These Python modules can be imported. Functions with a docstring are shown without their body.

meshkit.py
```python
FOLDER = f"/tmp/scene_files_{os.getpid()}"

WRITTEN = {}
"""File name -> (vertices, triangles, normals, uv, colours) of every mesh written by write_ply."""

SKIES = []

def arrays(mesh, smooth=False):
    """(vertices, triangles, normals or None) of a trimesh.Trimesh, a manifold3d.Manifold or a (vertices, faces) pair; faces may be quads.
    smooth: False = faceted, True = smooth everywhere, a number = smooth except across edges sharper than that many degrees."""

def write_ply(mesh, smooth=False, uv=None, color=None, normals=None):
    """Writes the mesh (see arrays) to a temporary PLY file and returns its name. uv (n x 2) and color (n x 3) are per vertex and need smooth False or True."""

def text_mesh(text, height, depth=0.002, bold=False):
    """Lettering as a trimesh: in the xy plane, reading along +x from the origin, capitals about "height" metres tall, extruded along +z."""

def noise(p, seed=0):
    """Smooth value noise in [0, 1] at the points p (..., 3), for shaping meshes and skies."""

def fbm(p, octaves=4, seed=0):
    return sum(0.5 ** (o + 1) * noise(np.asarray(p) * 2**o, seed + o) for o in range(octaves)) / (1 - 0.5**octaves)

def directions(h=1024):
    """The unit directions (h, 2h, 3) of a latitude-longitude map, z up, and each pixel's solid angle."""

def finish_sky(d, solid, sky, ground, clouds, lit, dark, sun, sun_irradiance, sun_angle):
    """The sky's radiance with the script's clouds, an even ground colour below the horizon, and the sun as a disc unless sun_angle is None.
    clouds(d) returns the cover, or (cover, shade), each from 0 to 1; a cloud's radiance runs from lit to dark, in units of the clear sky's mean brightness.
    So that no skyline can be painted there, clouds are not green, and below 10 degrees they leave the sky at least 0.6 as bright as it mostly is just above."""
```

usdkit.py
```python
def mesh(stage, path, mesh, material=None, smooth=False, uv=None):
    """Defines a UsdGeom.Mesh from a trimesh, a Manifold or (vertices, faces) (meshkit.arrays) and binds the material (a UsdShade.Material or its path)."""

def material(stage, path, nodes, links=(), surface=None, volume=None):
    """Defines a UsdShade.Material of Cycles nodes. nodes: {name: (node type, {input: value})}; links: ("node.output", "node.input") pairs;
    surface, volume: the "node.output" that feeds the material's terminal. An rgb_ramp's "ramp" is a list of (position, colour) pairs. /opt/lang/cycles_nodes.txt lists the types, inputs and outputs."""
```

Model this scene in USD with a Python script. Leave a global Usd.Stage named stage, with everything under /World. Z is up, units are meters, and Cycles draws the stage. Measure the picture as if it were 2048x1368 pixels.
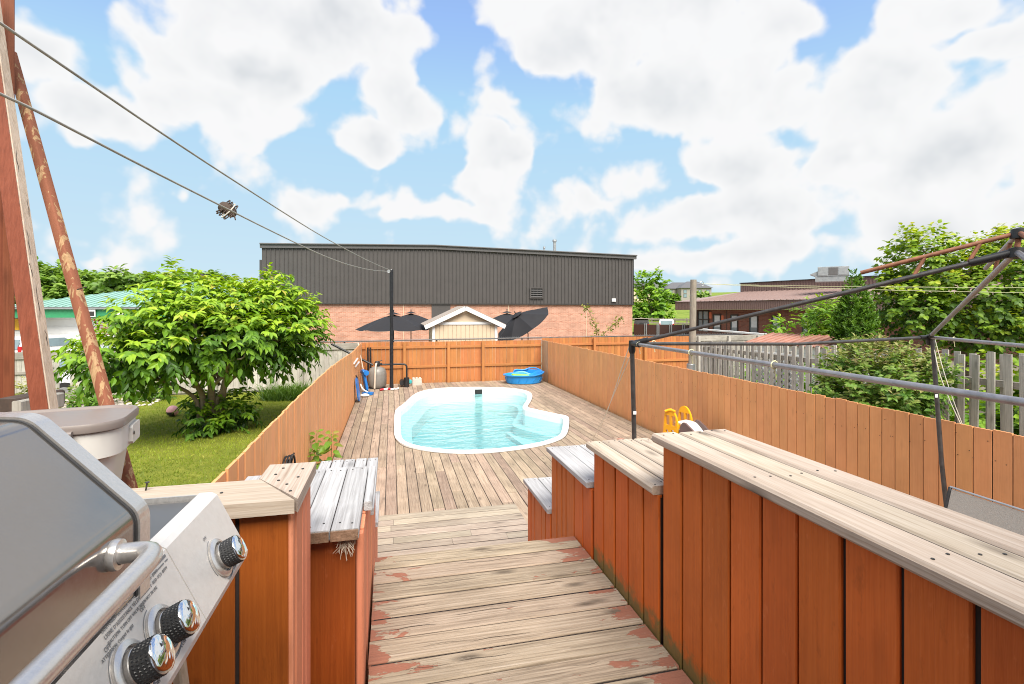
import math, random
import numpy as np
import trimesh
import shapely.geometry as sg
from shapely.ops import unary_union
from pxr import Usd, UsdGeom, UsdLux, UsdShade, Sdf, Gf, Vt
import usdkit, meshkit

rnd = random.Random(7)
rng = np.random.default_rng(7)
stage = Usd.Stage.CreateInMemory()
UsdGeom.SetStageUpAxis(stage, 'Z')
UsdGeom.SetStageMetersPerUnit(stage, 1.0)
world = UsdGeom.Xform.Define(stage, '/World')
stage.SetDefaultPrim(world.GetPrim())
L = '/World/Looks/'
stage.DefinePrim('/World/Looks', 'Scope')

# ------------------------------------------------------------------ camera, sky, sun
EYE = 2.42                      # metres above the pool deck
YAW = math.degrees(math.atan(241 / 1019.0))
cam = UsdGeom.Camera.Define(stage, '/World/camera')
cam.AddTranslateOp().Set(Gf.Vec3d(0, 0, EYE))
cam.AddRotateXYZOp().Set(Gf.Vec3f(90, 0, -YAW))
cam.CreateHorizontalApertureAttr(36.0)
cam.CreateVerticalApertureAttr(36.0 * 684 / 1024)
cam.CreateFocalLengthAttr(36.0 * 1019 / 2048)
cam.CreateVerticalApertureOffsetAttr(-36.0 * 64 / 2048)
cam.CreateClippingRangeAttr(Gf.Vec2f(0.05, 5000))
cam.CreateExposureAttr(1.2)

SUN_AZ = math.atan2(0.06, -0.60)
SUN_EL = math.radians(54)
sun = UsdLux.DistantLight.Define(stage, '/World/sun')
sun.CreateIntensityAttr(0.85)
sun.CreateAngleAttr(40.0)
sun.CreateColorAttr(Gf.Vec3f(1.0, 0.95, 0.87))
sun.GetPrim().CreateAttribute('inputs:normalize', Sdf.ValueTypeNames.Bool).Set(True)
sun.AddRotateXYZOp().Set(Gf.Vec3f(90 - math.degrees(SUN_EL), 0, 180 - math.degrees(SUN_AZ)))

_t = math.atan(241 / 1019.0)
def direction(px, py):
    """World direction of a sight line from the camera's standpoint (measured on the photograph)."""
    a, b = (px - 1024) / 1019.0, (620 - py) / 1019.0
    v = np.array([math.sin(_t) + a * math.cos(_t), math.cos(_t) - a * math.sin(_t), b])
    return v
def at(px, py, Y=None, X=None, Z=None, D=None):
    v = direction(px, py)
    s = D if D is not None else Y / v[1] if Y is not None else X / v[0] if X is not None else (Z - EYE) / v[2]
    return np.array([0, 0, EYE]) + v * s

# clouds: (px, py, rx, ry, strength) of the cumulus heaps seen in the sky
HEAPS = [(40, 95, 105, 85, 1), (470, 120, 190, 95, 1), (640, 60, 260, 95, 1), (330, 130, 90, 80, .9), (810, 150, 95, 95, 1), (845, 205, 70, 60, .9),
         (200, 240, 150, 60, .85), (420, 225, 170, 75, .95), (590, 235, 110, 60, .8), (130, 285, 80, 50, .6),
         (1290, 40, 330, 90, 1.1), (1180, 100, 170, 60, .9), (1500, 80, 170, 90, 1), (1380, 190, 220, 80, .95), (1600, 190, 110, 80, .9),
         (1900, 30, 170, 70, 1), (1960, 90, 120, 55, .9), (1760, 200, 140, 110, 1.1), (1720, 130, 90, 70, .9), (1950, 270, 170, 90, 1), (1800, 330, 260, 90, 1.05),
         (1500, 320, 230, 80, .9), (1260, 350, 170, 75, .85), (1180, 400, 130, 55, .7), (1450, 420, 330, 70, .95), (1800, 440, 320, 70, 1),
         (975, 350, 90, 85, 1), (920, 420, 150, 45, .75), (740, 300, 120, 55, .6), (700, 400, 150, 50, .6), (790, 430, 170, 40, .6),
         (375, 395, 65, 60, .55), (1500, 510, 500, 55, .85), (1950, 480, 260, 90, .8), (450, 30, 90, 40, .7), (520, 300, 80, 40, .5), (180, 500, 60, 40, .4)]
def sky_material():
    N = {'tc': ('texture_coordinate', {}),
         'sky': ('sky_texture', {'sky_type': 'single_scattering', 'sun_disc': False, 'sun_elevation': SUN_EL, 'sun_rotation': SUN_AZ, 'air_density': 1.0, 'aerosol_density': 1.3, 'ozone_density': 2.2}),
         'sq': ('vector_math', {'math_type': 'multiply', 'vector2': (1, 1, 1.0)}),
         'warp': ('noise_texture', {'scale': 5.0, 'detail': 4.0, 'roughness': 0.5}),
         'wsub': ('vector_math', {'math_type': 'subtract', 'vector2': (0.5, 0.5, 0.5)}),
         'wmul': ('vector_math', {'math_type': 'scale', 'scale': 0.13}),
         'wadd': ('vector_math', {'math_type': 'add'})}
    K = [('tc.generated', 'sq.vector1'), ('sq.vector', 'warp.vector'), ('warp.color', 'wsub.vector1'), ('wsub.vector', 'wmul.vector1'), ('sq.vector', 'wadd.vector1'), ('wmul.vector', 'wadd.vector2')]
    prev = None
    for i, (px, py, rx, ry, s) in enumerate(HEAPS):
        c = direction(px, py); n = np.linalg.norm(c); c = c / n
        # semi-axes as angles; the heap is an ellipsoid of directions, flattened along z
        ax = rx / 1019.0 / n * 1.04; az = ry / 1019.0 / n * 1.04
        N[f'd{i}'] = ('vector_math', {'math_type': 'subtract', 'vector2': tuple(c)})
        N[f'm{i}'] = ('vector_math', {'math_type': 'multiply', 'vector2': (1 / ax, 1 / ax, 1 / az)})
        N[f'l{i}'] = ('vector_math', {'math_type': 'length'})
        N[f'f{i}'] = ('map_range', {'from_min': 0.0, 'from_max': 1.5, 'to_min': s, 'to_max': s - 1.5, 'clamp': True})
        K += [('wadd.vector', f'd{i}.vector1'), (f'd{i}.vector', f'm{i}.vector1'), (f'm{i}.vector', f'l{i}.vector1'), (f'l{i}.value', f'f{i}.value')]
        if prev is None:
            prev = f'f{i}.result'
        else:
            N[f'x{i}'] = ('math', {'math_type': 'smoothmax', 'value3': 0.22})
            K += [(prev, f'x{i}.value1'), (f'f{i}.result', f'x{i}.value2')]
            prev = f'x{i}.value'
    # the rest of the sky: fair-weather clouds from low noise
    N['vc'] = ('vector_math', {'math_type': 'dot_product', 'vector2': tuple(direction(1024, 300) / np.linalg.norm(direction(1024, 300)))})
    N['vm'] = ('map_range', {'from_min': 0.50, 'from_max': 0.66, 'to_min': 1.0, 'to_max': 0.0, 'clamp': True})
    N['low'] = ('noise_texture', {'scale': 2.6, 'detail': 2.0})
    N['lowr'] = ('map_range', {'from_min': 0.36, 'from_max': 0.72, 'to_min': -0.3, 'to_max': 1.3, 'clamp': False})
    N['lowm'] = ('math', {'math_type': 'multiply_add', 'value2': 1.0, 'value3': 0.0})
    N['both'] = ('math', {'math_type': 'maximum'})
    K += [('tc.generated', 'vc.vector1'), ('vc.value', 'vm.value'), ('sq.vector', 'low.vector'), ('low.fac', 'lowr.value'), ('lowr.result', 'lowm.value1'), ('vm.result', 'lowm.value2'),
          ('lowm.value', 'both.value1'), (prev, 'both.value2')]
    # puffs
    N['puff'] = ('noise_texture', {'scale': 8.0, 'detail': 6.0, 'roughness': 0.5})
    N['pf'] = ('map_range', {'from_min': 0.25, 'from_max': 0.75, 'to_min': -0.36, 'to_max': 0.36, 'clamp': False})
    N['field'] = ('math', {'math_type': 'add'})
    N['bil'] = ('voronoi_texture', {'feature': 'smooth_f1', 'scale': 9.0, 'detail': 3.0, 'roughness': 0.45, 'smoothness': 0.6, 'randomness': 1.0})
    N['bilr'] = ('map_range', {'from_min': 0.1, 'from_max': 0.75, 'to_min': 0.88, 'to_max': 0.24, 'clamp': False})
    N['pfb'] = ('math', {'math_type': 'add'})
    N['cover'] = ('map_range', {'range_type': 'smoothstep', 'from_min': 0.14, 'from_max': 0.46, 'to_min': 0.0, 'to_max': 0.98, 'clamp': True})
    K += [('sq.vector', 'puff.vector'), ('puff.fac', 'pf.value'), ('wadd.vector', 'bil.vector'), ('bil.distance', 'bilr.value'), ('pf.result', 'pfb.value1'), ('bilr.result', 'pfb.value2'), ('both.value', 'field.value1'), ('pfb.value', 'field.value2'), ('field.value', 'cover.value')]
    # bases greyer than tops: compare the puffs a little higher up
    N['up'] = ('vector_math', {'math_type': 'add', 'vector2': (0, 0, 0.05)})
    N['puff2'] = ('noise_texture', {'scale': 5.0, 'detail': 4.0, 'roughness': 0.5})
    N['puff3'] = ('noise_texture', {'scale': 5.0, 'detail': 4.0, 'roughness': 0.5})
    N['df'] = ('math', {'math_type': 'subtract'})
    N['dr'] = ('map_range', {'from_min': -0.08, 'from_max': 0.10, 'to_min': 0.0, 'to_max': 1.0, 'clamp': True})
    N['inn'] = ('map_range', {'from_min': 0.45, 'from_max': 1.35, 'to_min': 0.0, 'to_max': 0.95, 'clamp': True})
    N['shade'] = ('math', {'math_type': 'multiply_add', 'value3': 0.0, 'use_clamp': True})
    N['lit'] = ('mix_color', {'a': CLOUD_LIT, 'b': CLOUD_DARK})
    N['hsv'] = ('hsv', {'saturation': SKY_SAT, 'value': SKY_VAL})
    N['veil'] = ('mix_color', {'blend_type': 'darken', 'fac': 1.0, 'b': (2.0, 3.08, 4.05), 'use_clamp': False})
    N['dz'] = ('separate_xyz', {}); N['dzr'] = ('map_range', {'from_min': 0.02, 'from_max': 0.42, 'to_min': 0.0, 'to_max': 1.0, 'clamp': True}); N['hz'] = ('mix_color', {'a': (2.75, 3.55, 4.0), 'b': (1.75, 2.95, 4.1), 'use_clamp': False})
    N['all'] = ('mix_color', {})
    N['bg'] = ('background_shader', {'strength': SKY_STRENGTH})
    K += [('sq.vector', 'up.vector1'), ('up.vector', 'puff2.vector'), ('sq.vector', 'puff3.vector'), ('puff2.fac', 'df.value1'), ('puff3.fac', 'df.value2'), ('df.value', 'dr.value'),
          ('field.value', 'inn.value'), ('dr.result', 'shade.value1'), ('inn.result', 'shade.value2'), ('shade.value', 'lit.fac'),
          ('sky.color', 'hsv.color'), ('hsv.color', 'veil.a'), ('tc.generated', 'dz.vector'), ('dz.z', 'dzr.value'), ('dzr.result', 'hz.fac'), ('hz.result', 'veil.b'), ('veil.result', 'all.a'), ('lit.result', 'all.b'), ('cover.result', 'all.fac'), ('all.result', 'bg.color')]
    return usdkit.material(stage, L + 'sky_look', N, K, surface='bg.background')
SKY_STRENGTH = 0.10
SKY_SAT, SKY_VAL = 0.98, 1.34
CLOUD_LIT, CLOUD_DARK = (4.15, 4.15, 4.15), (3.15, 3.26, 3.38)
dome = UsdLux.DomeLight.Define(stage, '/World/sky')
UsdShade.MaterialBindingAPI.Apply(dome.GetPrim()).Bind(sky_material())
dome.GetPrim().SetCustomDataByKey('kind', 'structure')

# ------------------------------------------------------------------ helpers
taken = {}
def path_for(name, parent):
    base = (parent.GetPath().pathString if parent is not None else '/World') + '/' + name
    n = taken.get(base, 0); taken[base] = n + 1
    return base if n == 0 else f'{base}_{n:03d}'
def keys(prim, label=None, category=None, group=None, kind=None):
    for k, v in (('label', label), ('category', category), ('group', group), ('kind', kind)):
        if v: prim.SetCustomDataByKey(k, v)
    return prim
def thing(name, label=None, category=None, loc=(0, 0, 0), rz=0.0, group=None, kind=None):
    x = UsdGeom.Xform.Define(stage, path_for(name, None))
    x.AddTranslateOp().Set(Gf.Vec3d(*map(float, loc)))
    if rz: x.AddRotateZOp().Set(float(rz))
    return keys(x.GetPrim(), label, category, group, kind)
def obj(name, mesh, mat, parent=None, smooth=False, tone=None, **k):
    m = usdkit.mesh(stage, path_for(name, parent), mesh, MATS[mat] if isinstance(mat, str) else mat, smooth=smooth)
    if tone is not None:
        UsdGeom.PrimvarsAPI(m).CreatePrimvar('tone', Sdf.ValueTypeNames.FloatArray, 'vertex').Set(Vt.FloatArray.FromNumpy(np.asarray(tone, np.float32)))
    return keys(m.GetPrim(), **k)
def copies(proto, loc, rz=0.0, **k):
    x = UsdGeom.Xform.Define(stage, path_for(proto.GetName(), None))
    x.AddTranslateOp().Set(Gf.Vec3d(*map(float, loc)))
    if rz: x.AddRotateZOp().Set(float(rz))
    x.GetPrim().GetReferences().AddInternalReference(proto.GetPath()); x.GetPrim().SetInstanceable(True)
    return keys(x.GetPrim(), **k)

def cat(ms):
    vs, fs, n = [], [], 0
    for v, f in ms:
        v = np.asarray(v, float); f = np.asarray(f, int)
        if f.shape[1] == 4: f = np.vstack([f[:, [0, 1, 2]], f[:, [0, 2, 3]]])
        vs.append(v); fs.append(f + n); n += len(v)
    return np.vstack(vs), np.vstack(fs)
def vf(m):
    return np.asarray(m.vertices), np.asarray(m.faces)
def unit(v):
    v = np.asarray(v, float); return v / np.linalg.norm(v)
def sweep(prof, p0, p1, up=(0, 0, 1), prof2=None):
    """Closed profile (u sideways, v towards up) drawn from p0 to p1, capped."""
    p0, p1 = np.asarray(p0, float), np.asarray(p1, float)
    a = unit(p1 - p0); s = np.cross(a, up)
    s = unit(s) if np.linalg.norm(s) > 1e-6 else np.array([1.0, 0, 0]); u = np.cross(s, a)
    q0 = np.asarray(prof, float); q1 = q0 if prof2 is None else np.asarray(prof2, float)
    n = len(q0)
    V = np.vstack([p0 + q0[:, :1] * s + q0[:, 1:] * u, p1 + q1[:, :1] * s + q1[:, 1:] * u])
    i = np.arange(n); j = (i + 1) % n
    F = [np.stack([i, j, j + n], 1), np.stack([i, j + n, i + n], 1)]
    k = np.arange(1, n - 1)
    F += [np.stack([0 * k, k + 1, k], 1), np.stack([0 * k + n, k + n, k + n + 1], 1)]
    F = np.vstack(F)
    return V, F
def rect(w, h, c=0.0):
    w, h = w / 2, h / 2
    if c <= 0: return [(-w, -h), (w, -h), (w, h), (-w, h)]
    return [(-w + c, -h), (w - c, -h), (w, -h + c), (w, h - c), (w - c, h), (-w + c, h), (-w, h - c), (-w, -h + c)]
def bar(p0, p1, w, h, up=(0, 0, 1), c=0.003):
    return sweep(rect(w, h, c), p0, p1, up)
def box(x0, x1, y0, y1, z0, z1, c=0.0):
    """Axis-aligned block, long edges chamfered along its longest side."""
    d = [x1 - x0, y1 - y0, z1 - z0]; m = [(x0 + x1) / 2, (y0 + y1) / 2, (z0 + z1) / 2]; k = int(np.argmax(d))
    if k == 0: return sweep(rect(d[1], d[2], c), (x0, m[1], m[2]), (x1, m[1], m[2]))
    if k == 1: return sweep(rect(d[0], d[2], c), (m[0], y0, m[2]), (m[0], y1, m[2]))
    return sweep(rect(d[0], d[1], c), (m[0], m[1], z0), (m[0], m[1], z1), up=(0, 1, 0))
def tube(pts, r, n=8, cap=True):
    pts = np.asarray(pts, float); r = np.broadcast_to(np.asarray(r, float), (len(pts),))
    t = np.gradient(pts, axis=0); t /= np.linalg.norm(t, axis=1, keepdims=True)
    ref = np.array([0, 0, 1.0]) if abs(t[0][2]) < 0.9 else np.array([1.0, 0, 0])
    u = unit(np.cross(ref, t[0])); V = []
    a = np.arange(n) / n * 2 * np.pi
    for k in range(len(pts)):
        u = unit(u - t[k] * (u @ t[k])); w = np.cross(t[k], u)
        V.append(pts[k] + r[k] * (np.cos(a)[:, None] * u + np.sin(a)[:, None] * w))
    V = np.vstack(V); F = []
    i = np.arange(n); j = (i + 1) % n
    for k in range(len(pts) - 1):
        b = k * n
        F += [np.stack([b + i, b + j, b + n + j], 1), np.stack([b + i, b + n + j, b + n + i], 1)]
    if cap:
        k = np.arange(1, n - 1); e = (len(pts) - 1) * n
        F += [np.stack([0 * k, k + 1, k], 1), np.stack([0 * k + e, k + e, k + e + 1], 1)]
    return V, np.vstack(F)
def extrude(poly, z0, z1):
    ms = []
    for g in getattr(poly, 'geoms', [poly]):
        if g.is_empty or g.area < 1e-5: continue
        m = trimesh.creation.extrude_polygon(g, z1 - z0, engine='earcut'); m.apply_translation((0, 0, z0)); ms.append(vf(m))
    return cat(ms)
def frame_mesh(m, origin, ex, ey, ez):
    v, f = m if isinstance(m, tuple) else vf(m)
    v = np.asarray(v); return np.asarray(origin) + v[:, :1] * np.asarray(ex) + v[:, 1:2] * np.asarray(ey) + v[:, 2:] * np.asarray(ez), f
def lathe(prof, n=32, origin=(0, 0, 0), axis=(0, 0, 1)):
    """(radius, height) profile turned about the axis."""
    prof = np.asarray(prof, float); a = np.arange(n) / n * 2 * np.pi
    ez = unit(axis); ex = unit(np.cross(ez, (0, 1, 0) if abs(ez[1]) < 0.9 else (1, 0, 0))); ey = np.cross(ez, ex)
    V = np.vstack([np.asarray(origin) + r * (np.cos(a)[:, None] * ex + np.sin(a)[:, None] * ey) + h * ez for r, h in prof]); F = []
    i = np.arange(n); j = (i + 1) % n
    for k in range(len(prof) - 1):
        b = k * n
        F += [np.stack([b + i, b + j, b + n + j], 1), np.stack([b + i, b + n + j, b + n + i], 1)]
    return V, np.vstack(F)
def smooth_pts(p, n=2, closed=False):
    p = np.asarray(p, float)
    for _ in range(n):
        if closed:
            q = np.roll(p, -1, 0); p = np.stack([.75 * p + .25 * q, .25 * p + .75 * q], 1).reshape(-1, p.shape[1])
        else:
            a, b = p[:-1], p[1:]; m = np.stack([.75 * a + .25 * b, .25 * a + .75 * b], 1).reshape(-1, p.shape[1]); p = np.vstack([p[:1], m, p[-1:]])
    return p

# ------------------------------------------------------------------ materials
MATS = {}
def plain(name, col, rough=0.55, metal=0.0, var=0.12, scale=6.0, bump=0.0, bscale=60.0, coat=0.0, spec=0.5, fine=0.0):
    N = {'g': ('geometry', {}), 'n': ('noise_texture', {'scale': scale, 'detail': 6.0, 'roughness': 0.65}),
         'r': ('map_range', {'from_min': 0.25, 'from_max': 0.75, 'to_min': 1 - var, 'to_max': 1 + var, 'clamp': True}),
         'h': ('hsv', {'color': col}), 'p': ('principled_bsdf', {'roughness': rough, 'metallic': metal, 'coat_weight': coat, 'specular_ior_level': spec}),
         'rr': ('map_range', {'from_min': 0.25, 'from_max': 0.75, 'to_min': max(0.02, rough * 0.8), 'to_max': min(1, rough * 1.2), 'clamp': True})}
    K = [('g.position', 'n.vector'), ('n.fac', 'r.value'), ('r.result', 'h.value'), ('h.color', 'p.base_color'), ('n.fac', 'rr.value'), ('rr.result', 'p.roughness')]
    if bump:
        N['b'] = ('noise_texture', {'scale': bscale, 'detail': 4.0}); N['bm'] = ('bump', {'strength': bump, 'distance': 0.01})
        K += [('g.position', 'b.vector'), ('b.fac', 'bm.height'), ('bm.normal', 'p.normal')]
    MATS[name] = usdkit.material(stage, L + name, N, K, surface='p.BSDF')
def wood(name, axis, cols, rough=0.8, var=0.16, hue=0.012, bump=0.35, knots=0.5, stretch=42.0, scale=2.4, blotch=0.18, paint=None, moss=None, scuff=0.0, spec=0.3):
    """Long-grained wood; cols are dark, middle and light. paint = (colour, threshold noise scale, kind): worn paint left on the boards."""
    s = [scale * stretch] * 3; s['xyz'.index(axis)] = scale
    k = [8.5] * 3; k['xyz'.index(axis)] = 2.6
    N = {'g': ('geometry', {}), 'o': ('object_info', {}), 'c': ('combine_xyz', {}),
         'm1': ('math', {'math_type': 'multiply', 'value2': 37.0}), 'm2': ('math', {'math_type': 'multiply', 'value2': 91.0}), 'm3': ('math', {'math_type': 'multiply', 'value2': 53.0}),
         'off': ('vector_math', {'math_type': 'add'}), 'sc': ('vector_math', {'math_type': 'multiply', 'vector2': tuple(s)}),
         'n': ('noise_texture', {'scale': 1.0, 'detail': 7.0, 'roughness': 0.66, 'distortion': 0.7}),
         'ramp': ('rgb_ramp', {'ramp': [(0.28, cols[0]), (0.5, cols[1]), (0.72, cols[2])]}),
         'bl': ('noise_texture', {'scale': 1.7, 'detail': 5.0, 'roughness': 0.6}),
         'blr': ('map_range', {'from_min': 0.3, 'from_max': 0.7, 'to_min': 1 - blotch, 'to_max': 1 + blotch, 'clamp': True}),
         'rv': ('map_range', {'from_min': 0.0, 'from_max': 1.0, 'to_min': 1 - var, 'to_max': 1 + var}),
         'vv': ('math', {'math_type': 'multiply'}),
         'hr': ('map_range', {'from_min': 0.0, 'from_max': 1.0, 'to_min': 0.5 - hue, 'to_max': 0.5 + hue}),
         'h': ('hsv', {}), 'ks': ('vector_math', {'math_type': 'multiply', 'vector2': tuple(k)}),
         'kv': ('voronoi_texture', {'scale': 1.0, 'randomness': 1.0}),
         'kr': ('map_range', {'from_min': 0.06, 'from_max': 0.21, 'to_min': knots, 'to_max': 0.0, 'clamp': True}),
         'kc': ('mix_color', {'b': tuple(0.35 * np.asarray(cols[0]))}),
         'bu': ('bump', {'strength': bump, 'distance': 0.006}), 'p': ('principled_bsdf', {'roughness': rough, 'specular_ior_level': spec})}
    K = [('o.random', 'm1.value1'), ('o.random', 'm2.value1'), ('o.random', 'm3.value1'), ('m1.value', 'c.x'), ('m2.value', 'c.y'), ('m3.value', 'c.z'),
         ('g.position', 'off.vector1'), ('c.vector', 'off.vector2'), ('off.vector', 'sc.vector1'), ('sc.vector', 'n.vector'), ('n.fac', 'ramp.fac'),
         ('off.vector', 'bl.vector'), ('bl.fac', 'blr.value'), ('m2.value', 'fr.value1'), ('fr.value', 'rv.value'), ('blr.result', 'vv.value1'), ('rv.result', 'vv.value2'),
         ('o.random', 'hr.value'), ('hr.result', 'h.hue'), ('vv.value', 'h.value'), ('ramp.color', 'h.color'),
         ('off.vector', 'ks.vector1'), ('ks.vector', 'kv.vector'), ('kv.distance', 'kr.value'), ('kr.result', 'kc.fac'), ('h.color', 'kc.a'),
         ('n.fac', 'bu.height'), ('bu.normal', 'p.normal')]
    N['fr'] = ('math', {'math_type': 'fraction'})
    last = 'kc.result'
    if paint:
        pc, psc, centre, half, lo, hi, thr = paint[:7]
        pst = paint[7] if len(paint) > 7 else (psc, psc * 2.6, psc)
        N.update({'px': ('separate_xyz', {}), 'pa': ('math', {'math_type': 'subtract', 'value2': centre}), 'pb': ('math', {'math_type': 'absolute'}),
                  'pr': ('map_range', {'from_min': half * 0.45, 'from_max': half, 'to_min': lo, 'to_max': hi, 'clamp': True}),
                  'ps': ('vector_math', {'math_type': 'multiply', 'vector2': pst}), 'pn': ('noise_texture', {'scale': 1.0, 'detail': 8.0, 'roughness': 0.62, 'distortion': 0.4}),
                  'pq': ('math', {'math_type': 'add'}), 'pt': ('map_range', {'from_min': thr, 'from_max': thr + 0.012, 'to_min': 0.0, 'to_max': 0.94, 'clamp': True}),
                  'pm': ('mix_color', {'b': pc}), 'pg': ('mix_float', {}), 'p2': ('math', {'math_type': 'multiply_add', 'value2': 0.35})})
        K += [('g.position', 'px.vector'), ('px.x', 'pa.value1'), ('pa.value', 'pb.value1'), ('pb.value', 'pr.value'), ('off.vector', 'ps.vector1'), ('ps.vector', 'pn.vector'),
              ('pn.fac', 'pq.value1'), ('pr.result', 'pq.value2'), ('pq.value', 'pt.value'), ('pt.result', 'pm.fac'), (last, 'pm.a'),
              ('pt.result', 'p2.value1'), ('n.fac', 'p2.value3'), ('p2.value', 'bu.height')]
        K = [k for k in K if k != ('n.fac', 'bu.height')]
        last = 'pm.result'
    if scuff:
        N.update({'sfs': ('vector_math', {'math_type': 'multiply', 'vector2': tuple(np.where(np.arange(3) == 'xyz'.index(axis), 9.0, 26.0))}), 'sfn': ('noise_texture', {'scale': 1.0, 'detail': 8.0, 'roughness': 0.72}),
                  'sft': ('map_range', {'from_min': 0.60, 'from_max': 0.72, 'to_min': 0.0, 'to_max': scuff, 'clamp': True}), 'sfm': ('mix_color', {'b': tuple(np.clip(np.asarray(cols[2]) * 1.15 + .05, 0, .8))}),
                  'sfd': ('map_range', {'from_min': 0.30, 'from_max': 0.42, 'to_min': scuff * .8, 'to_max': 0.0, 'clamp': True}), 'sfk': ('mix_color', {'b': tuple(np.asarray(cols[0]) * .45)})})
        K += [('off.vector', 'sfs.vector1'), ('sfs.vector', 'sfn.vector'), ('sfn.fac', 'sft.value'), ('sft.result', 'sfm.fac'), (last, 'sfm.a'), ('sfn.fac', 'sfd.value'), ('sfd.result', 'sfk.fac'), ('sfm.result', 'sfk.a')]
        last = 'sfk.result'
    if moss:
        mc, z0, z1 = moss
        N.update({'sx': ('separate_xyz', {}), 'mr': ('map_range', {'from_min': z0, 'from_max': z1, 'to_min': 0.5, 'to_max': -0.25, 'clamp': True}),
                  'mn': ('noise_texture', {'scale': 16.0, 'detail': 7.0, 'roughness': 0.7}), 'ma': ('math', {'math_type': 'add'}),
                  'mt': ('map_range', {'from_min': 0.62, 'from_max': 0.86, 'to_min': 0.0, 'to_max': 0.85, 'clamp': True}), 'mm': ('mix_color', {'b': mc})})
        K += [('g.position', 'sx.vector'), ('sx.z', 'mr.value'), ('g.position', 'mn.vector'), ('mn.fac', 'ma.value1'), ('mr.result', 'ma.value2'), ('ma.value', 'mt.value'), ('mt.result', 'mm.fac'), (last, 'mm.a')]
        last = 'mm.result'
    K.append((last, 'p.base_color'))
    MATS[name] = usdkit.material(stage, L + name, N, K, surface='p.BSDF')
def leafy(name, cols, rough=0.5, trans=0.3):
    N = {'a': ('attribute', {'attribute': 'tone'}), 'ramp': ('rgb_ramp', {'ramp': list(zip(np.linspace(0, 1, len(cols)), cols))}),
         'p': ('principled_bsdf', {'roughness': rough, 'specular_ior_level': 0.35}), 't': ('translucent_bsdf', {}), 'h': ('hsv', {'saturation': 1.1, 'value': 1.25}), 'm': ('mix_closure', {'fac': trans})}
    K = [('a.fac', 'ramp.fac'), ('ramp.color', 'p.base_color'), ('ramp.color', 'h.color'), ('h.color', 't.color'), ('p.BSDF', 'm.closure1'), ('t.BSDF', 'm.closure2')]
    MATS[name] = usdkit.material(stage, L + name, N, K, surface='m.closure')

DECK = ((.14, .10, .072), (.30, .222, .158), (.39, .302, .226))
wood('deck_wood', 'y', DECK, scuff=.3, var=.16, knots=.55, blotch=.24)
wood('landing_wood', 'x', ((.165, .125, .092), (.335, .272, .21), (.42, .36, .29)), var=.13, scuff=.25, knots=.6)
wood('tread_wood', 'x', ((.12, .085, .058), (.305, .235, .168), (.41, .33, .255)), var=.14, scuff=.35, knots=.7, bump=.7,
     paint=((.27, .105, .065), 4.2, .48, .57, -.09, .125, .60))
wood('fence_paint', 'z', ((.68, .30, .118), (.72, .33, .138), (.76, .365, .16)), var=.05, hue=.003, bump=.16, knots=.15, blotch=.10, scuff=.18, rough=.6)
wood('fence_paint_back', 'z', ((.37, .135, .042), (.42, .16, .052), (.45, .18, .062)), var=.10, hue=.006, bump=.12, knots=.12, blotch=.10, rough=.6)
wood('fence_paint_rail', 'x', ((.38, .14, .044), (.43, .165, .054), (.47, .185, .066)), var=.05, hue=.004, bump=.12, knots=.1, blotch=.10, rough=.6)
wood('faded_picket', 'z', ((.38, .22, .12), (.46, .29, .17), (.52, .35, .23)), var=.06, hue=.004, bump=.2, knots=.3)
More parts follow.
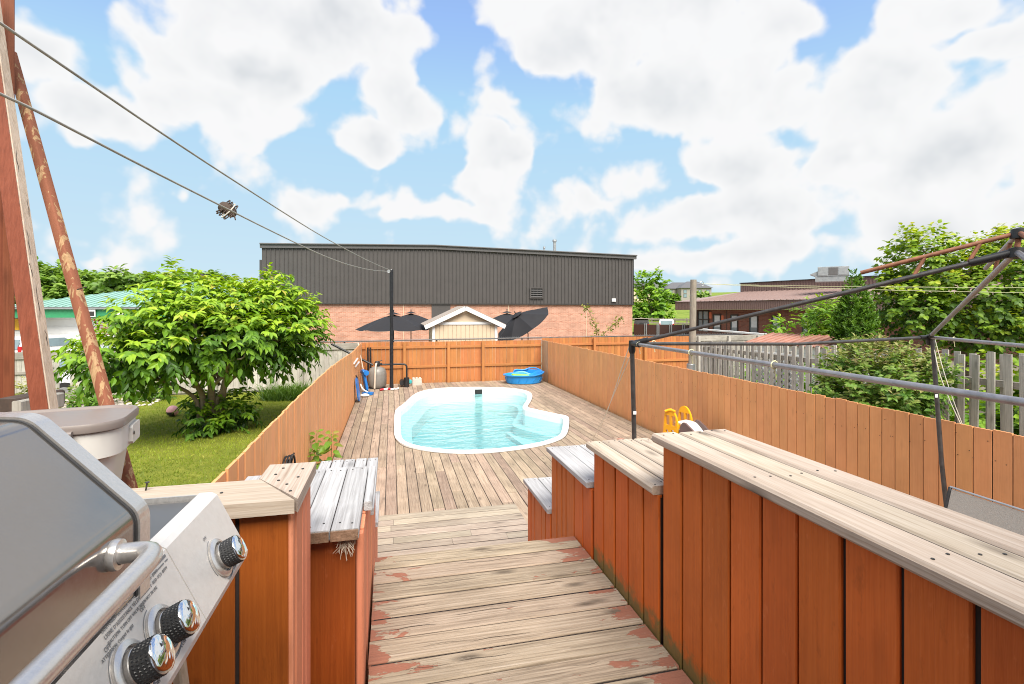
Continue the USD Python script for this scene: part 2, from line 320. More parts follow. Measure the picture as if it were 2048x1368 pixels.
wood('stain_red', 'z', ((.47, .096, .012), (.53, .113, .016), (.58, .134, .022)), var=.07, hue=.004, bump=.34, knots=.2, blotch=.14, rough=.52, spec=.4, scuff=.45)
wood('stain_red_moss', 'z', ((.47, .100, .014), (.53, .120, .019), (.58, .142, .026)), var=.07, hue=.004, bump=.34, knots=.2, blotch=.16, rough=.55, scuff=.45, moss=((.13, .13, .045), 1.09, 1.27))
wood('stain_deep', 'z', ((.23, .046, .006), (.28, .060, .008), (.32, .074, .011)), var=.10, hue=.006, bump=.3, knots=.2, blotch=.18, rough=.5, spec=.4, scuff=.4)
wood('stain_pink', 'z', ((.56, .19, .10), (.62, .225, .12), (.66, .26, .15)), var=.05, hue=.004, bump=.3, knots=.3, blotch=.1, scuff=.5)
wood('cap_fresh', 'y', ((.28, .21, .152), (.41, .335, .265), (.49, .42, .35)), var=.07, knots=.75, blotch=.10, bump=.25)
wood('cap_fresh_across', 'x', ((.26, .195, .14), (.38, .31, .24), (.46, .395, .325)), var=.07, knots=.75, blotch=.10, bump=.25)
wood('cap_grey', 'y', ((.24, .225, .22), (.38, .37, .37), (.48, .47, .47)), var=.08, knots=.5, blotch=.12, bump=.5)
wood('grey_fence', 'z', ((.25, .23, .20), (.41, .38, .335), (.52, .49, .44)), var=.17, knots=.45, blotch=.25, bump=.4)
wood('grey_rail', 'x', ((.20, .175, .15), (.33, .30, .26), (.42, .395, .35)), var=.12, knots=.4, blotch=.3, bump=.4)
wood('grey_rail_y', 'y', ((.20, .175, .15), (.33, .30, .26), (.42, .395, .35)), var=.12, knots=.4, blotch=.3, bump=.4)
wood('end_grain', 'y', ((.10, .06, .035), (.17, .105, .065), (.24, .155, .10)), var=.1, bump=.6, stretch=30.0, scale=3.0)
wood('pole_wood', 'z', ((.16, .13, .105), (.27, .225, .185), (.36, .31, .26)), var=.05, knots=.4, blotch=.25, bump=.4)
wood('bare_post', 'z', ((.36, .28, .20), (.52, .42, .32), (.60, .51, .42)), var=.03, knots=.5, blotch=.2, bump=.5)
wood('red_post', 'z', ((.16, .044, .020), (.21, .060, .028), (.26, .08, .04)), var=.06, hue=.004, knots=.35, blotch=.15, bump=.3, rough=.5)
wood('peeled_pole', 'z', ((.22, .12, .06), (.36, .205, .11), (.45, .28, .16)), var=.03, knots=.4, bump=.5, paint=((.22, .072, .038), 3.2, 0.0, 1.0, .0, .0, .435, (22., 22., 1.1), ))
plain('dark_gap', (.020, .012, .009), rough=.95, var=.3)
plain('dark_wood', (.06, .04, .03), rough=.9, var=.4, scale=20)
plain('screw', (.06, .055, .05), rough=.5, metal=.5)
plain('concrete', (.36, .34, .31), rough=.9, var=.2, bump=.4)
plain('pool_shell', (.80, .81, .80), rough=.28, var=.03, coat=.2)
plain('pool_basin', (.22, .40, .41), rough=.4, var=.03)
plain('pool_floor', (.44, .60, .60), rough=.4, var=.03)
plain('pool_tread', (.78, .80, .79), rough=.4, var=.03)
plain('black_plastic', (.015, .015, .016), rough=.45, var=.3)
plain('black_steel', (.022, .022, .026), rough=.38, metal=.3, var=.4, scale=14)
plain('grey_pipe', (.30, .29, .30), rough=.38, metal=.55, var=.25, scale=20)
plain('dark_pipe', (.075, .07, .068), rough=.42, metal=.5, var=.35, scale=18)
plain('rust_pipe', (.24, .10, .055), rough=.7, metal=.15, var=.5, scale=24)
plain('rope_white', (.68, .64, .56), rough=.9)
plain('rope_yellow', (.62, .60, .36), rough=.8)
plain('cable', (.30, .29, .26), rough=.6, var=.3)
plain('cable_pale', (.50, .47, .40), rough=.6, var=.25)
plain('taupe_plastic', (.20, .165, .148), rough=.42, var=.06)
plain('beige_plastic', (.60, .575, .535), rough=.45, var=.06)
plain('tank_grey', (.20, .185, .165), rough=.40, var=.12)
plain('hose_beige', (.60, .50, .40), rough=.5)
plain('blue_pool', (.02, .27, .70), rough=.32, var=.08)
plain('blue_dark', (.010, .085, .30), rough=.5, var=.15)
plain('lime', (.30, .72, .03), rough=.35, var=.06)
plain('toy_yellow', (.82, .38, .012), rough=.35, var=.05)
plain('toy_brown', (.135, .092, .088), rough=.45, var=.15)
plain('toy_beige', (.62, .58, .53), rough=.40, var=.05)
plain('white_paint', (.76, .76, .76), rough=.5, var=.04)
plain('beige_siding', (.60, .47, .33), rough=.65, var=.05)
plain('shingle', (.30, .25, .21), rough=.9, var=.3, scale=30)
plain('umbrella_black', (.012, .011, .013), rough=.8, var=.25, scale=3)
plain('metal_siding', (.064, .057, .054), rough=.55, var=.07, scale=1.2)
plain('metal_trim', (.115, .11, .11), rough=.45, var=.06)
plain('vent_dark', (.012, .012, .012), rough=.7)
plain('galvanised', (.40, .41, .42), rough=.42, metal=.6, var=.15)
plain('brown_metal', (.16, .098, .084), rough=.55, var=.07)
plain('brown_roof', (.27, .19, .17), rough=.6, var=.07)
plain('brown_vinyl', (.060, .026, .020), rough=.5, var=.1)
plain('red_tin', (.38, .19, .14), rough=.65, var=.25, scale=4)
plain('pale_wall', (.66, .655, .65), rough=.7, var=.04)
plain('green_fascia', (.035, .26, .11), rough=.5, var=.1)
plain('teal_roof', (.24, .40, .34), rough=.45, var=.05)
plain('window_glass', (.20, .27, .30), rough=.08, var=.3, scale=.5)
plain('blind_white', (.60, .63, .66), rough=.5)
plain('frame_dark', (.035, .032, .03), rough=.5)
plain('sign_white', (.80, .80, .78), rough=.5)
plain('sign_red', (.55, .03, .04), rough=.5)
plain('sign_orange', (.62, .16, .08), rough=.5)
plain('yellow_sign', (.80, .42, .02), rough=.5)
plain('car_white', (.74, .75, .76), rough=.25, coat=.6, var=.02)
plain('car_dark', (.05, .045, .042), rough=.3, coat=.5)
plain('car_tan', (.30, .25, .20), rough=.6)
plain('tyre', (.018, .018, .018), rough=.85)
plain('lamp_red', (.50, .015, .02), rough=.2)
plain('sling', (.40, .37, .33), rough=.85, var=.12, scale=90, bump=.5, bscale=400)
plain('bark', (.13, .095, .07), rough=.9, var=.4, scale=14, bump=.8, bscale=40)
plain('pale_bark', (.26, .21, .17), rough=.9, var=.35, scale=14, bump=.8, bscale=40)
plain('stem_green', (.20, .16, .05), rough=.7)
plain('pink', (.72, .36, .38), rough=.5)
plain('stone', (.52, .45, .39), rough=.85, var=.2, bump=.5)
plain('house_wall', (.30, .27, .24), rough=.8)
plain('house_brick', (.26, .16, .11), rough=.85, var=.2)
plain('steel', (.62, .59, .56), rough=.28, metal=.75, var=.04, scale=70, bump=.03, bscale=120)
plain('steel_panel', (.62, .585, .55), rough=.42, metal=.2, var=.05, scale=70, bump=.05, bscale=150)
plain('lid_steel', (.31, .285, .265), rough=.16, metal=.85, var=.03, scale=30)
plain('chrome', (.80, .82, .84), rough=.05, metal=1.0, var=.01)
plain('knob_grip', (.018, .018, .019), rough=.45)
plain('grill_black', (.03, .03, .031), rough=.5)
plain('side_burner', (.13, .13, .132), rough=.38, metal=.5, var=.15)
plain('ink', (.17, .17, .175), rough=.6)
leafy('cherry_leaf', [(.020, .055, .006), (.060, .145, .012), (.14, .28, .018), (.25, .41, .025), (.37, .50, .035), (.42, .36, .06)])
leafy('sapling_leaf', [(.05, .13, .015), (.10, .21, .02), (.17, .28, .03), (.32, .25, .05)])
leafy('maple_leaf', [(.025, .065, .008), (.080, .16, .014), (.19, .31, .02), (.36, .43, .03), (.54, .49, .045)])
leafy('thuja_leaf', [(.018, .055, .006), (.055, .13, .010), (.12, .23, .015), (.20, .32, .025)])
leafy('bush_leaf', [(.04, .11, .014), (.09, .19, .022), (.17, .28, .04), (.28, .28, .09), (.40, .25, .16)])
leafy('light_leaf', [(.06, .15, .015), (.14, .28, .02), (.25, .41, .03), (.36, .48, .045)])
leafy('wood_leaf', [(.08, .16, .03), (.14, .25, .04), (.22, .34, .055), (.30, .40, .08)])
leafy('grass_blade', [(.11, .16, .012), (.20, .27, .018), (.30, .36, .028), (.42, .43, .06)], trans=.25)
leafy('tall_grass', [(.04, .09, .012), (.09, .17, .02), (.16, .26, .03)], trans=.25)
leafy('vine_leaf', [(.10, .13, .02), (.22, .24, .04), (.38, .36, .06)])

def ground_mat(name, a, b, c, s1=3.0, s2=28.0):
    N = {'g': ('geometry', {}), 'n': ('noise_texture', {'scale': s1, 'detail': 8.0, 'roughness': 0.7}), 'm': ('noise_texture', {'scale': s2, 'detail': 6.0, 'roughness': 0.7}),
         'mx': ('mix_float', {'fac': 0.5}), 'r': ('rgb_ramp', {'ramp': [(.34, a), (.5, b), (.66, c)]}), 'bu': ('bump', {'strength': 0.7, 'distance': 0.03}), 'p': ('principled_bsdf', {'roughness': 0.95, 'specular_ior_level': .1})}
    K = [('g.position', 'n.vector'), ('g.position', 'm.vector'), ('n.fac', 'mx.a'), ('m.fac', 'mx.b'), ('mx.result', 'r.fac'), ('r.color', 'p.base_color'), ('m.fac', 'bu.height'), ('bu.normal', 'p.normal')]
    MATS[name] = usdkit.material(stage, L + name, N, K, surface='p.BSDF')
ground_mat('lawn_soil', (.085, .105, .018), (.16, .18, .026), (.25, .245, .045))
ground_mat('field', (.10, .14, .025), (.16, .22, .035), (.24, .27, .06), s1=.15, s2=1.3)
ground_mat('yard_soil', (.10, .10, .06), (.20, .18, .13), (.30, .27, .22))

def brick_mat(name, c1, c2, mortar, scale=1.0, axes=('x', 'z')):
    N = {'g': ('geometry', {}), 's': ('separate_xyz', {}), 'c': ('combine_xyz', {}),
         'b': ('brick_texture', {'scale': scale, 'color1': c1, 'color2': c2, 'mortar': mortar, 'mortar_size': 0.009, 'brick_width': 0.30, 'row_height': 0.095, 'bias': -0.1}),
         'n': ('noise_texture', {'scale': .9, 'detail': 6.0, 'roughness': .7}), 'r': ('map_range', {'from_min': .3, 'from_max': .7, 'to_min': .82, 'to_max': 1.16, 'clamp': True}), 'h': ('hsv', {}),
         'bu': ('bump', {'strength': .5, 'distance': .01, 'invert': True}), 'p': ('principled_bsdf', {'roughness': .9, 'specular_ior_level': .2})}
    K = [('g.position', 's.vector'), (f's.{axes[0]}', 'c.x'), (f's.{axes[1]}', 'c.y'), ('c.vector', 'b.vector'), ('g.position', 'n.vector'), ('n.fac', 'r.value'), ('r.result', 'h.value'), ('b.color', 'h.color'), ('h.color', 'p.base_color'), ('b.fac', 'bu.height'), ('bu.normal', 'p.normal')]
    MATS[name] = usdkit.material(stage, L + name, N, K, surface='p.BSDF')
brick_mat('pink_brick', (.52, .265, .185), (.39, .175, .115), (.50, .38, .30))
brick_mat('red_brick', (.25, .105, .075), (.19, .075, .055), (.22, .14, .115), axes=('y', 'z'))

def water_mat():
    N = {'g': ('geometry', {}), 'sc': ('vector_math', {'math_type': 'multiply', 'vector2': (1.1, 3.2, 1)}), 'n': ('noise_texture', {'scale': 1.3, 'detail': 4.0, 'roughness': .6, 'distortion': 1.2}),
         'bu': ('bump', {'strength': .5, 'distance': .07}), 'f': ('layer_weight', {'blend': 0.25}), 'inv': ('math', {'math_type': 'subtract', 'value1': 1.0}), 'fb': ('math', {'math_type': 'multiply'}), 't': ('transparent_bsdf', {'color': WATER_TINT}), 'gl': ('glossy_bsdf', {'roughness': .03, 'color': (1, 1, 1)}),
         'm': ('mix_closure', {}), 'v': ('absorption_volume', {'color': WATER_TINT, 'density': WATER_DENSITY})}
    K = [('g.position', 'sc.vector1'), ('sc.vector', 'n.vector'), ('n.fac', 'bu.height'), ('bu.normal', 'gl.normal'), ('bu.normal', 'f.normal'), ('f.fresnel', 'fb.value1'), ('g.backfacing', 'inv.value2'), ('inv.value', 'fb.value2'), ('fb.value', 'm.fac'), ('t.BSDF', 'm.closure1'), ('gl.BSDF', 'm.closure2')]
    MATS['pool_water'] = usdkit.material(stage, L + 'pool_water', N, [k for k in K], surface='m.closure')
WATER_TINT, WATER_DENSITY = (.66, .93, .95), .36
water_mat()
#@@STRUCT

# ------------------------------------------------------------------ ground
LAWN = -0.12
def sheet(x0, x1, y0, y1, z, nx=1, ny=1, fz=None):
    xs, ys = np.linspace(x0, x1, nx + 1), np.linspace(y0, y1, ny + 1)
    X, Y = np.meshgrid(xs, ys); Zv = np.full(X.shape, float(z)) if fz is None else fz(X, Y)
    V = np.stack([X, Y, Zv], -1).reshape(-1, 3); i = np.arange(nx)[None] + np.arange(ny)[:, None] * (nx + 1); i = i.ravel()
    return V, np.vstack([np.stack([i, i + 1, i + nx + 2], 1), np.stack([i, i + nx + 2, i + nx + 1], 1)])
obj('ground', sheet(-1500, 1500, -1500, 1500, -0.75), 'field', kind='structure', label='grassy open ground reaching to the horizon')
YG = trimesh.creation.triangulate_polygon(sg.box(-60, -20, 60, 39.9).difference(sg.box(-.5, 7.9, 4.4, 16.2)), engine='earcut')
obj('yard_ground', (np.column_stack([YG[0], np.full(len(YG[0]), -.22)]), YG[1]), 'yard_soil', kind='structure', label='bare soil under the decks and the yards')
def lawn_z(X, Y): return LAWN + 0.05 * (meshkit.fbm(np.stack([X * .6, Y * .6, 0 * X], -1), 3, 5) - .5)
obj('lawn', sheet(-14, -1.0, 1.0, 17.15, LAWN, 60, 70, lawn_z), 'lawn_soil', smooth=True, kind='structure', label='mown green lawn left of the orange fence')
def hill_z(X, Y):
    d = np.hypot(X, Y); return np.interp(d, [40, 48, 62, 75, 400], [-.80, -.72, -.32, .10, 15.4]) + 0.5 * (meshkit.fbm(np.stack([X * .03, Y * .03, 0 * X], -1), 3, 9) - .5) * np.clip((d - 70) / 20, 0, 1)
obj('hillside', sheet(8, 240, 36, 330, 0, 70, 80, hill_z), 'field', smooth=True, kind='structure', label='green grassy slope rising behind the brown fence')

# ------------------------------------------------------------------ pool outline
RIM = [(.05, 9.85), (.05, 10.7), (.07, 12.3), (.14, 12.75), (.30, 13.25), (.50, 14.25), (.72, 15.0), (1.10, 15.50), (1.62, 15.70), (2.57, 15.60), (3.30, 15.32), (3.72, 15.0), (3.92, 14.5), (3.90, 13.95),
       (3.64, 13.1), (3.22, 12.1), (3.36, 11.78), (3.70, 11.12), (3.84, 10.92), (3.85, 10.72), (3.38, 9.48), (3.12, 9.06), (2.73, 8.76), (2.34, 8.59), (1.8, 8.47), (1.34, 8.47), (.95, 8.58), (.59, 8.80), (.34, 9.05), (.16, 9.34)]
rim = sg.Polygon(smooth_pts(RIM, 2, True)).buffer(0)
BW = 0.1425

# ------------------------------------------------------------------ pool deck, boards along the yard
deck = thing('pool_deck', 'weathered brown board deck around the pool between two orange fences', kind='structure')
hole = rim.buffer(0.008)
b = random.Random(3)
for i in range(42):
    x0 = -0.925 + i * BW; x1 = x0 + BW - 0.0095
    y = 5.30 if x0 < 1.30 else 0.3
    while y < 17.1:
        y2 = min(17.12, y + b.choice([2.44, 3.05, 3.66, 4.27, 4.88]) * (b.uniform(.3, 1) if y in (5.30, 0.3) else 1))
        if 17.12 - y2 < .5: y2 = 17.12
        p = sg.box(x0, y, x1, y2 - 0.004)
        z = b.uniform(-.0015, .0015)
        if p.intersects(hole):
            p = p.difference(hole)
            for g in getattr(p, 'geoms', [p]):
                if g.area > .004: obj('board', extrude(g, -0.028 + z, z), 'deck_wood', deck)
        else:
            obj('board', box(x0, x1, y, y2 - .004, -0.028 + z, z, .003), 'deck_wood', deck)
        y = y2
dsh = sg.box(-.93, 5.30, 5.06, 17.12).union(sg.box(1.30, .3, 5.06, 5.31)).difference(rim.buffer(-.02))
obj('gap_grime', extrude(dsh, -.0085, -.0048), 'dark_gap', deck)  # added dark sheet, paints the shade and dirt between the boards
obj('joists', cat([box(-.93, 5.1, yy, yy + .04, -.17, -.032) for yy in (1.5, 4.4, 7.2, 16.4)]), 'dark_wood', deck)

# lower landing: boards across, one low step above the deck
land = thing('lower_landing', 'pale bare board landing at the foot of the steps', kind='structure')
for k in range(13):
    y1 = 5.675 - k * BW; y0 = y1 - BW + .012; x = -0.55
    while x < 1.38:
        x2 = min(1.38, x + b.uniform(.5, 1.5)) if k % 3 else 1.38
        if 1.38 - x2 < .2: x2 = 1.38
        obj('board', box(x, x2 - .003, y0, y1, .166, .2 + b.uniform(-.0015, .0015), .003), 'landing_wood', land)
        x = x2
obj('gap_grime', box(-.545, 1.375, 3.85, 5.66, .188, .1978), 'dark_gap', land)  # near-black sheet standing in for shade and dirt in the landing gaps
obj('riser', box(-.55, 1.38, 5.635, 5.672, .004, .163), 'landing_wood', land)
obj('riser', box(-.55, 1.38, 3.84, 3.88, .004, .163), 'landing_wood', land)
# hidden flight between the landing and the upper platform
st = thing('stair_flight', 'plain wooden steps dropping from the upper platform to the landing', kind='structure')
for k, z in enumerate((.86, .64, .42)):
    y0 = 2.83 + k * .29
    obj('tread', box(-.09, 1.045, y0, y0 + .28, z - .035, z, .004), 'tread_wood', st)
    obj('riser', box(-.09, 1.045, y0 - .02, y0 - .002, z - .0, z + .183), 'stain_red', st)
obj('riser', box(-.09, 1.045, 3.70, 3.72, .205, .383), 'stain_red', st)

# upper platform: worn boards with flaking red paint
up = thing('upper_platform', 'worn board platform with flaking red paint at the top of the steps', kind='structure')
UZ = 1.09
scr = []
for k in range(25):
    y1 = 2.835 - k * .1432; y0 = y1 - .1432 + b.uniform(.010, .019); z = UZ + b.uniform(-.001, .003)
    obj('board', sweep(rect(y1 - y0, .036, .005), (-.085 + b.uniform(-.004, .004), (y0 + y1) / 2, z - .018 + b.uniform(-.002, .002)), (1.044, (y0 + y1) / 2 + b.uniform(-.003, .003), z - .018)), 'tread_wood', up)
    for _ in range(2):
        ln = b.uniform(.06, .40); x = b.uniform(-.05, 1.0 - ln); yy = y0 + b.uniform(.2, .8) * (y1 - y0); w = b.uniform(.0006, .0016); m_ = 9
        q = [(x + ln * t / m_, yy + .004 * math.sin(7 * t / m_ + k) + b.uniform(-.0015, .0015)) for t in range(m_ + 1)]
        V = [(a, c + sgn * w * math.sin(math.pi * t / m_) ** .6, z + .0012) for t, (a, c) in enumerate(q) for sgn in (-1, 1)]
        F = [f for t in range(m_) for f in ([2 * t, 2 * t + 2, 2 * t + 3], [2 * t, 2 * t + 3, 2 * t + 1])]
        scr.append((np.array(V), np.array(F)))
obj('cracks', cat(scr), 'dark_gap', up, kind='stuff')
obj('gap_grime', box(-.075, 1.035, -.7, 2.80, UZ - .012, UZ - .0062), 'dark_gap', up)  # dark sheet just under the surface, paints shaded, dirty platform gaps
obj('joists', cat([box(x, x + .04, -.7, 2.80, .90, 1.045) for x in (.0, .46, .98)] + [box(-.08, 1.04, 2.81, 2.83, .86, 1.045)]), 'dark_wood', up)
gp = thing('grill_platform', 'board platform under the grill and the leaning posts', kind='structure')
for k in range(28):
    y1 = 3.45 - k * BW
    x1 = -.10 if y1 < 1.40 else (-.95 if y1 > 1.78 else None)
    obj('board', box(-3.2, x1 if x1 else -.93, y1 - BW + .008, y1, 1.05, 1.085, .004), 'tread_wood', gp)
obj('skirt', box(-3.2, -.96, 3.455, 3.48, -.1, 1.084), 'stain_red', gp)
obj('skirt', box(-.955, -.935, 1.80, 3.45, -.1, 1.045), 'stain_red', gp)

# ------------------------------------------------------------------ stepped side walls of the stairs
def cap_boards(parent, x0, x1, y0, y1, ztop, n, mat, h=.036, round_side=0, gap=.0055, jag=.004):
    w = (x1 - x0) / n; sc = []
    for k in range(n):
        c = x0 + (k + .5) * w; j = b.uniform(-jag, jag); dz = b.uniform(-.0015, .0015)
        obj('cap_board', sweep(rect(w - gap, h, .008 if mat == 'cap_fresh' else .003), (c, y0 + j, ztop - h / 2 + dz), (c + b.uniform(-.002, .002), y1 + b.uniform(-jag, jag), ztop - h / 2 + dz)), mat, parent)
        for yy in np.arange(y0 + .035, y1, max(.3, (y1 - y0 - .07) / max(1, round((y1 - y0) / .55)))):
            for q in (.28, .72):
                sc.append(lathe([(0.0001, .0012), (.0036, .0012), (.0036, -.002)], 8, (x0 + (k + q) * w, yy + b.uniform(-.02, .02), ztop + dz + .0006)))
    obj('gap_grime', box(x0 + .01, x1 - .01, y0 + .012, y1 - .012, ztop - .02, ztop - .0058), 'dark_gap', parent)  # added dark strip, paints the shade in the joints of the cap
    obj('screw_heads', cat(sc), 'screw', parent, kind='stuff')
def clad_y(parent, X, ys, z0, z1, mat, face=-1, t=.020, gap=.011, lab=None):
    """Vertical boards standing in the plane x = X between successive ys."""
    for y0, y1 in zip(ys[:-1], ys[1:]):
        d = b.uniform(-.002, .002)
        xa, xb = (X + d, X + t + d) if face < 0 else (X - t + d, X + d)
        g = gap * b.choice([.7, .9, 1.1, 1.5])
        obj('side_board', sweep(rect(xb - xa, y1 - y0 - g, .004), ((xa + xb) / 2, (y0 + y1) / 2, z0), ((xa + xb) / 2, (y0 + y1) / 2 + b.uniform(-.002, .002), z1), up=(0, 1, 0)), mat, parent)
def clad_x(parent, Y, xs, z0, z1, mat, t=.020, gap=.007):
    for x0, x1 in zip(xs[:-1], xs[1:]):
        d = b.uniform(-.002, .002); g = gap * b.uniform(.6, 1.3)
        obj('side_board', sweep(rect(x1 - x0 - g, t, .004), ((x0 + x1) / 2, Y + t / 2 + d, z0), ((x0 + x1) / 2 + b.uniform(-.002, .002), Y + t / 2 + d, z1), up=(0, 1, 0)), mat, parent)
def core(parent, x0, x1, y0, y1, z0, z1):
    obj('inner_frame', box(x0, x1, y0, y1, z0, z1), 'dark_gap', parent)  # near-black filling, puts the shade behind the boards into colour
GR = 'stepped side walls of the stairs'
W1 = thing('stair_side_wall', 'tallest and nearest orange stair wall, long pale three board cap, right of the platform', 'stair wall')
ys = [1.838, 1.70, 1.575, 1.425, 1.283, 1.146, 1.004, .862, .722, .58, .44, .30, .16, .02, -.12, -.26]
clad_y(W1, 1.05, ys[::-1], .95, 1.883, 'stain_red_moss'); core(W1, 1.060, 1.315, -.25, 1.815, .1, 1.878)
clad_x(W1, 1.817, [1.073, 1.20, 1.335], .1, 1.883, 'stain_red'); clad_y(W1, 1.335, ys[::-1], .1, 1.883, 'stain_red', 1)
cap_boards(W1, 1.02, 1.365, -.27, 1.868, 1.922, 3, 'cap_fresh')
W2 = thing('stair_side_wall', 'second orange stair wall with pale cap, one step below the tallest one', 'stair wall')
clad_y(W2, 1.05, [1.862, 2.0, 2.14, 2.28, 2.42, 2.555], .80, 1.668, 'stain_red_moss'); core(W2, 1.060, 1.36, 1.87, 2.53, .1, 1.66)
clad_x(W2, 2.535, [1.073, 1.20, 1.38], .1, 1.668, 'stain_red'); clad_y(W2, 1.38, [1.87, 2.0, 2.14, 2.28, 2.42, 2.555], .1, 1.668, 'stain_red', 1)
clad_x(W2, 1.845, [1.075, 1.22, 1.38], .1, 1.668, 'stain_red')
cap_boards(W2, 1.022, 1.40, 1.875, 2.60, 1.706, 4, 'cap_fresh')
obj('cap_board', box(1.425, 1.56, 2.02, 2.62, 1.668, 1.704, .006), 'cap_fresh', W2)
obj('brace', box(1.40, 1.54, 2.1, 2.14, 1.55, 1.664), 'stain_red', W2)
W3 = thing('stair_side_wall', 'third stair wall with weathered grey cap, between the pale capped one and the lowest', 'stair wall')
clad_y(W3, 1.05, [2.565, 2.70, 2.845, 2.99, 3.07, 3.17, 3.285], .30, 1.452, 'stain_red'); core(W3, 1.060, 1.34, 2.57, 3.26, .01, 1.445)
clad_x(W3, 3.265, [1.073, 1.20, 1.36], .01, 1.452, 'stain_red'); clad_y(W3, 1.36, [2.58, 2.70, 2.845, 2.99, 3.13, 3.285], .01, 1.452, 'stain_red', 1)
cap_boards(W3, 1.022, 1.385, 2.59, 3.325, 1.486, 3, 'cap_grey', h=.03)
W4 = thing('stair_side_wall', 'lowest and farthest right stair wall, low orange boards under a grey cap', 'stair wall')
clad_y(W4, 1.05, [3.295, 3.42, 3.52, 3.70, 3.80, 3.90], .205, 1.038, 'stain_red'); core(W4, 1.060, 1.34, 3.30, 3.87, .21, 1.03)
clad_x(W4, 3.88, [1.073, 1.20, 1.36], .205, 1.038, 'stain_red'); clad_y(W4, 1.36, [3.295, 3.42, 3.56, 3.70, 3.80, 3.90], .205, 1.038, 'stain_red', 1)
cap_boards(W4, 1.022, 1.385, 3.30, 3.945, 1.07, 3, 'cap_grey', h=.03)
# left side
W5 = thing('stair_side_wall', 'orange corner wall with mitred pale top rail just beyond the grill', 'stair wall')
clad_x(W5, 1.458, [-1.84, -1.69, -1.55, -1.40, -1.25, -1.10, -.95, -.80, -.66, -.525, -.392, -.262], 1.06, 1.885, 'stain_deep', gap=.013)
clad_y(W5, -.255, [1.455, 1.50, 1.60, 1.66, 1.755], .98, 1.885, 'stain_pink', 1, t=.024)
core(W5, -1.8, -.27, 1.468, 1.62, 1.10, 1.875); core(W5, -.40, -.285, 1.62, 1.74, 1.10, 1.875)
clad_x(W5, 1.745, [-.40, -.285], 1.06, 1.885, 'stain_red')
obj('cap_board', extrude(sg.Polygon([(-1.86, 1.432), (-.248, 1.432), (-.375, 1.628), (-1.86, 1.628)]), 1.886, 1.922), 'cap_fresh_across', W5)
obj('cap_board', extrude(sg.Polygon([(-.240, 1.435), (-.240, 1.772), (-.380, 1.772), (-.380, 1.637)]), 1.887, 1.923), 'cap_fresh', W5)
obj('cap_board', box(-1.86, -.47, 1.634, 1.68, 1.875, 1.90, .004), 'cap_fresh_across', W5)
obj('cap_board', box(-.43, -.384, 1.64, 1.70, 1.878, 1.912, .004), 'cap_grey', W5)
obj('screw_heads', cat([lathe([(.0001, .0012), (.0042, .0012), (.0042, -.002)], 8, (x, y, z)) for x, y, z in [(-.27, 1.70, 1.924), (-.33, 1.72, 1.924), (-.27, 1.62, 1.924), (-.34, 1.66, 1.924), (-.29, 1.56, 1.924), (-.27, 1.50, 1.924), (-.45, 1.53, 1.923), (-.6, 1.48, 1.923), (-.9, 1.56, 1.923), (-.32, 1.60, 1.924)]]), 'screw', W5, kind='stuff')
obj('nail', cat([tube([(-.66, 1.60, 1.92), (-.655, 1.598, 1.945)], .0022, 6), lathe([(.0001, .002), (.006, .002), (.006, 0)], 8, (-.655, 1.598, 1.944))]), 'screw', W5)
W6 = thing('stair_side_wall', 'left stair wall with grey ragged board cap beside the top of the platform', 'stair wall')
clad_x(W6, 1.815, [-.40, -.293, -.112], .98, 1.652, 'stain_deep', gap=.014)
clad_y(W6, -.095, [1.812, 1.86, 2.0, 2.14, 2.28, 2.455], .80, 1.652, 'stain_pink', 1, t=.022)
core(W6, -.38, -.107, 1.826, 2.43, .1, 1.645); clad_y(W6, -.40, [1.815, 2.0, 2.14, 2.28, 2.455], .1, 1.652, 'stain_red', -1)
cap_boards(W6, -.385, -.105, 1.785, 2.475, 1.690, 3, 'cap_grey', jag=.006, gap=.0035)
obj('cap_board', box(-.103, -.072, 2.02, 2.475, 1.655, 1.689, .004), 'cap_grey', W6)
for k in range(3): obj('end_grain', box(-.383 + k * .0934, -.295 + k * .0934, 1.770, 1.7765, 1.6555, 1.688), 'end_grain', W6)
obj('splinters', cat([tube([(-.14 + b.uniform(-.03, .02), 1.80, 1.655), (-.14 + b.uniform(-.05, .03), 1.795 + b.uniform(-.02, .01), 1.62 + b.uniform(-.04, .02))], [.0022, .0006], 4) for _ in range(34)]), 'cap_fresh', W6)
W7 = thing('stair_side_wall', 'second left stair wall with flat weathered grey cap, by the sapling', 'stair wall')
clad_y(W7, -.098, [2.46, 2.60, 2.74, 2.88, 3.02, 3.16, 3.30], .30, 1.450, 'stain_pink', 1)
core(W7, -.40, -.109, 2.47, 3.28, .01, 1.445); clad_x(W7, 3.28, [-.42, -.25, -.12], .01, 1.450, 'stain_red'); clad_y(W7, -.425, [2.46, 2.74, 3.02, 3.30], .01, 1.450, 'stain_red', -1)
cap_boards(W7, -.425, -.078, 2.485, 3.335, 1.486, 5, 'cap_grey', h=.032)
W8 = thing('stair_side_wall', 'lowest left stair wall, narrow grey cap and orange boards at the landing', 'stair wall')
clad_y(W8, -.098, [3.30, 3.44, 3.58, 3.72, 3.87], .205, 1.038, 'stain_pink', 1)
core(W8, -.40, -.109, 3.30, 3.86, .21, 1.03); clad_x(W8, 3.86, [-.42, -.25, -.12], .205, 1.038, 'stain_red'); clad_y(W8, -.425, [3.30, 3.58, 3.86], .01, 1.038, 'stain_red', -1)
cap_boards(W8, -.425, -.080, 3.345, 3.92, 1.07, 3, 'cap_grey', h=.03)

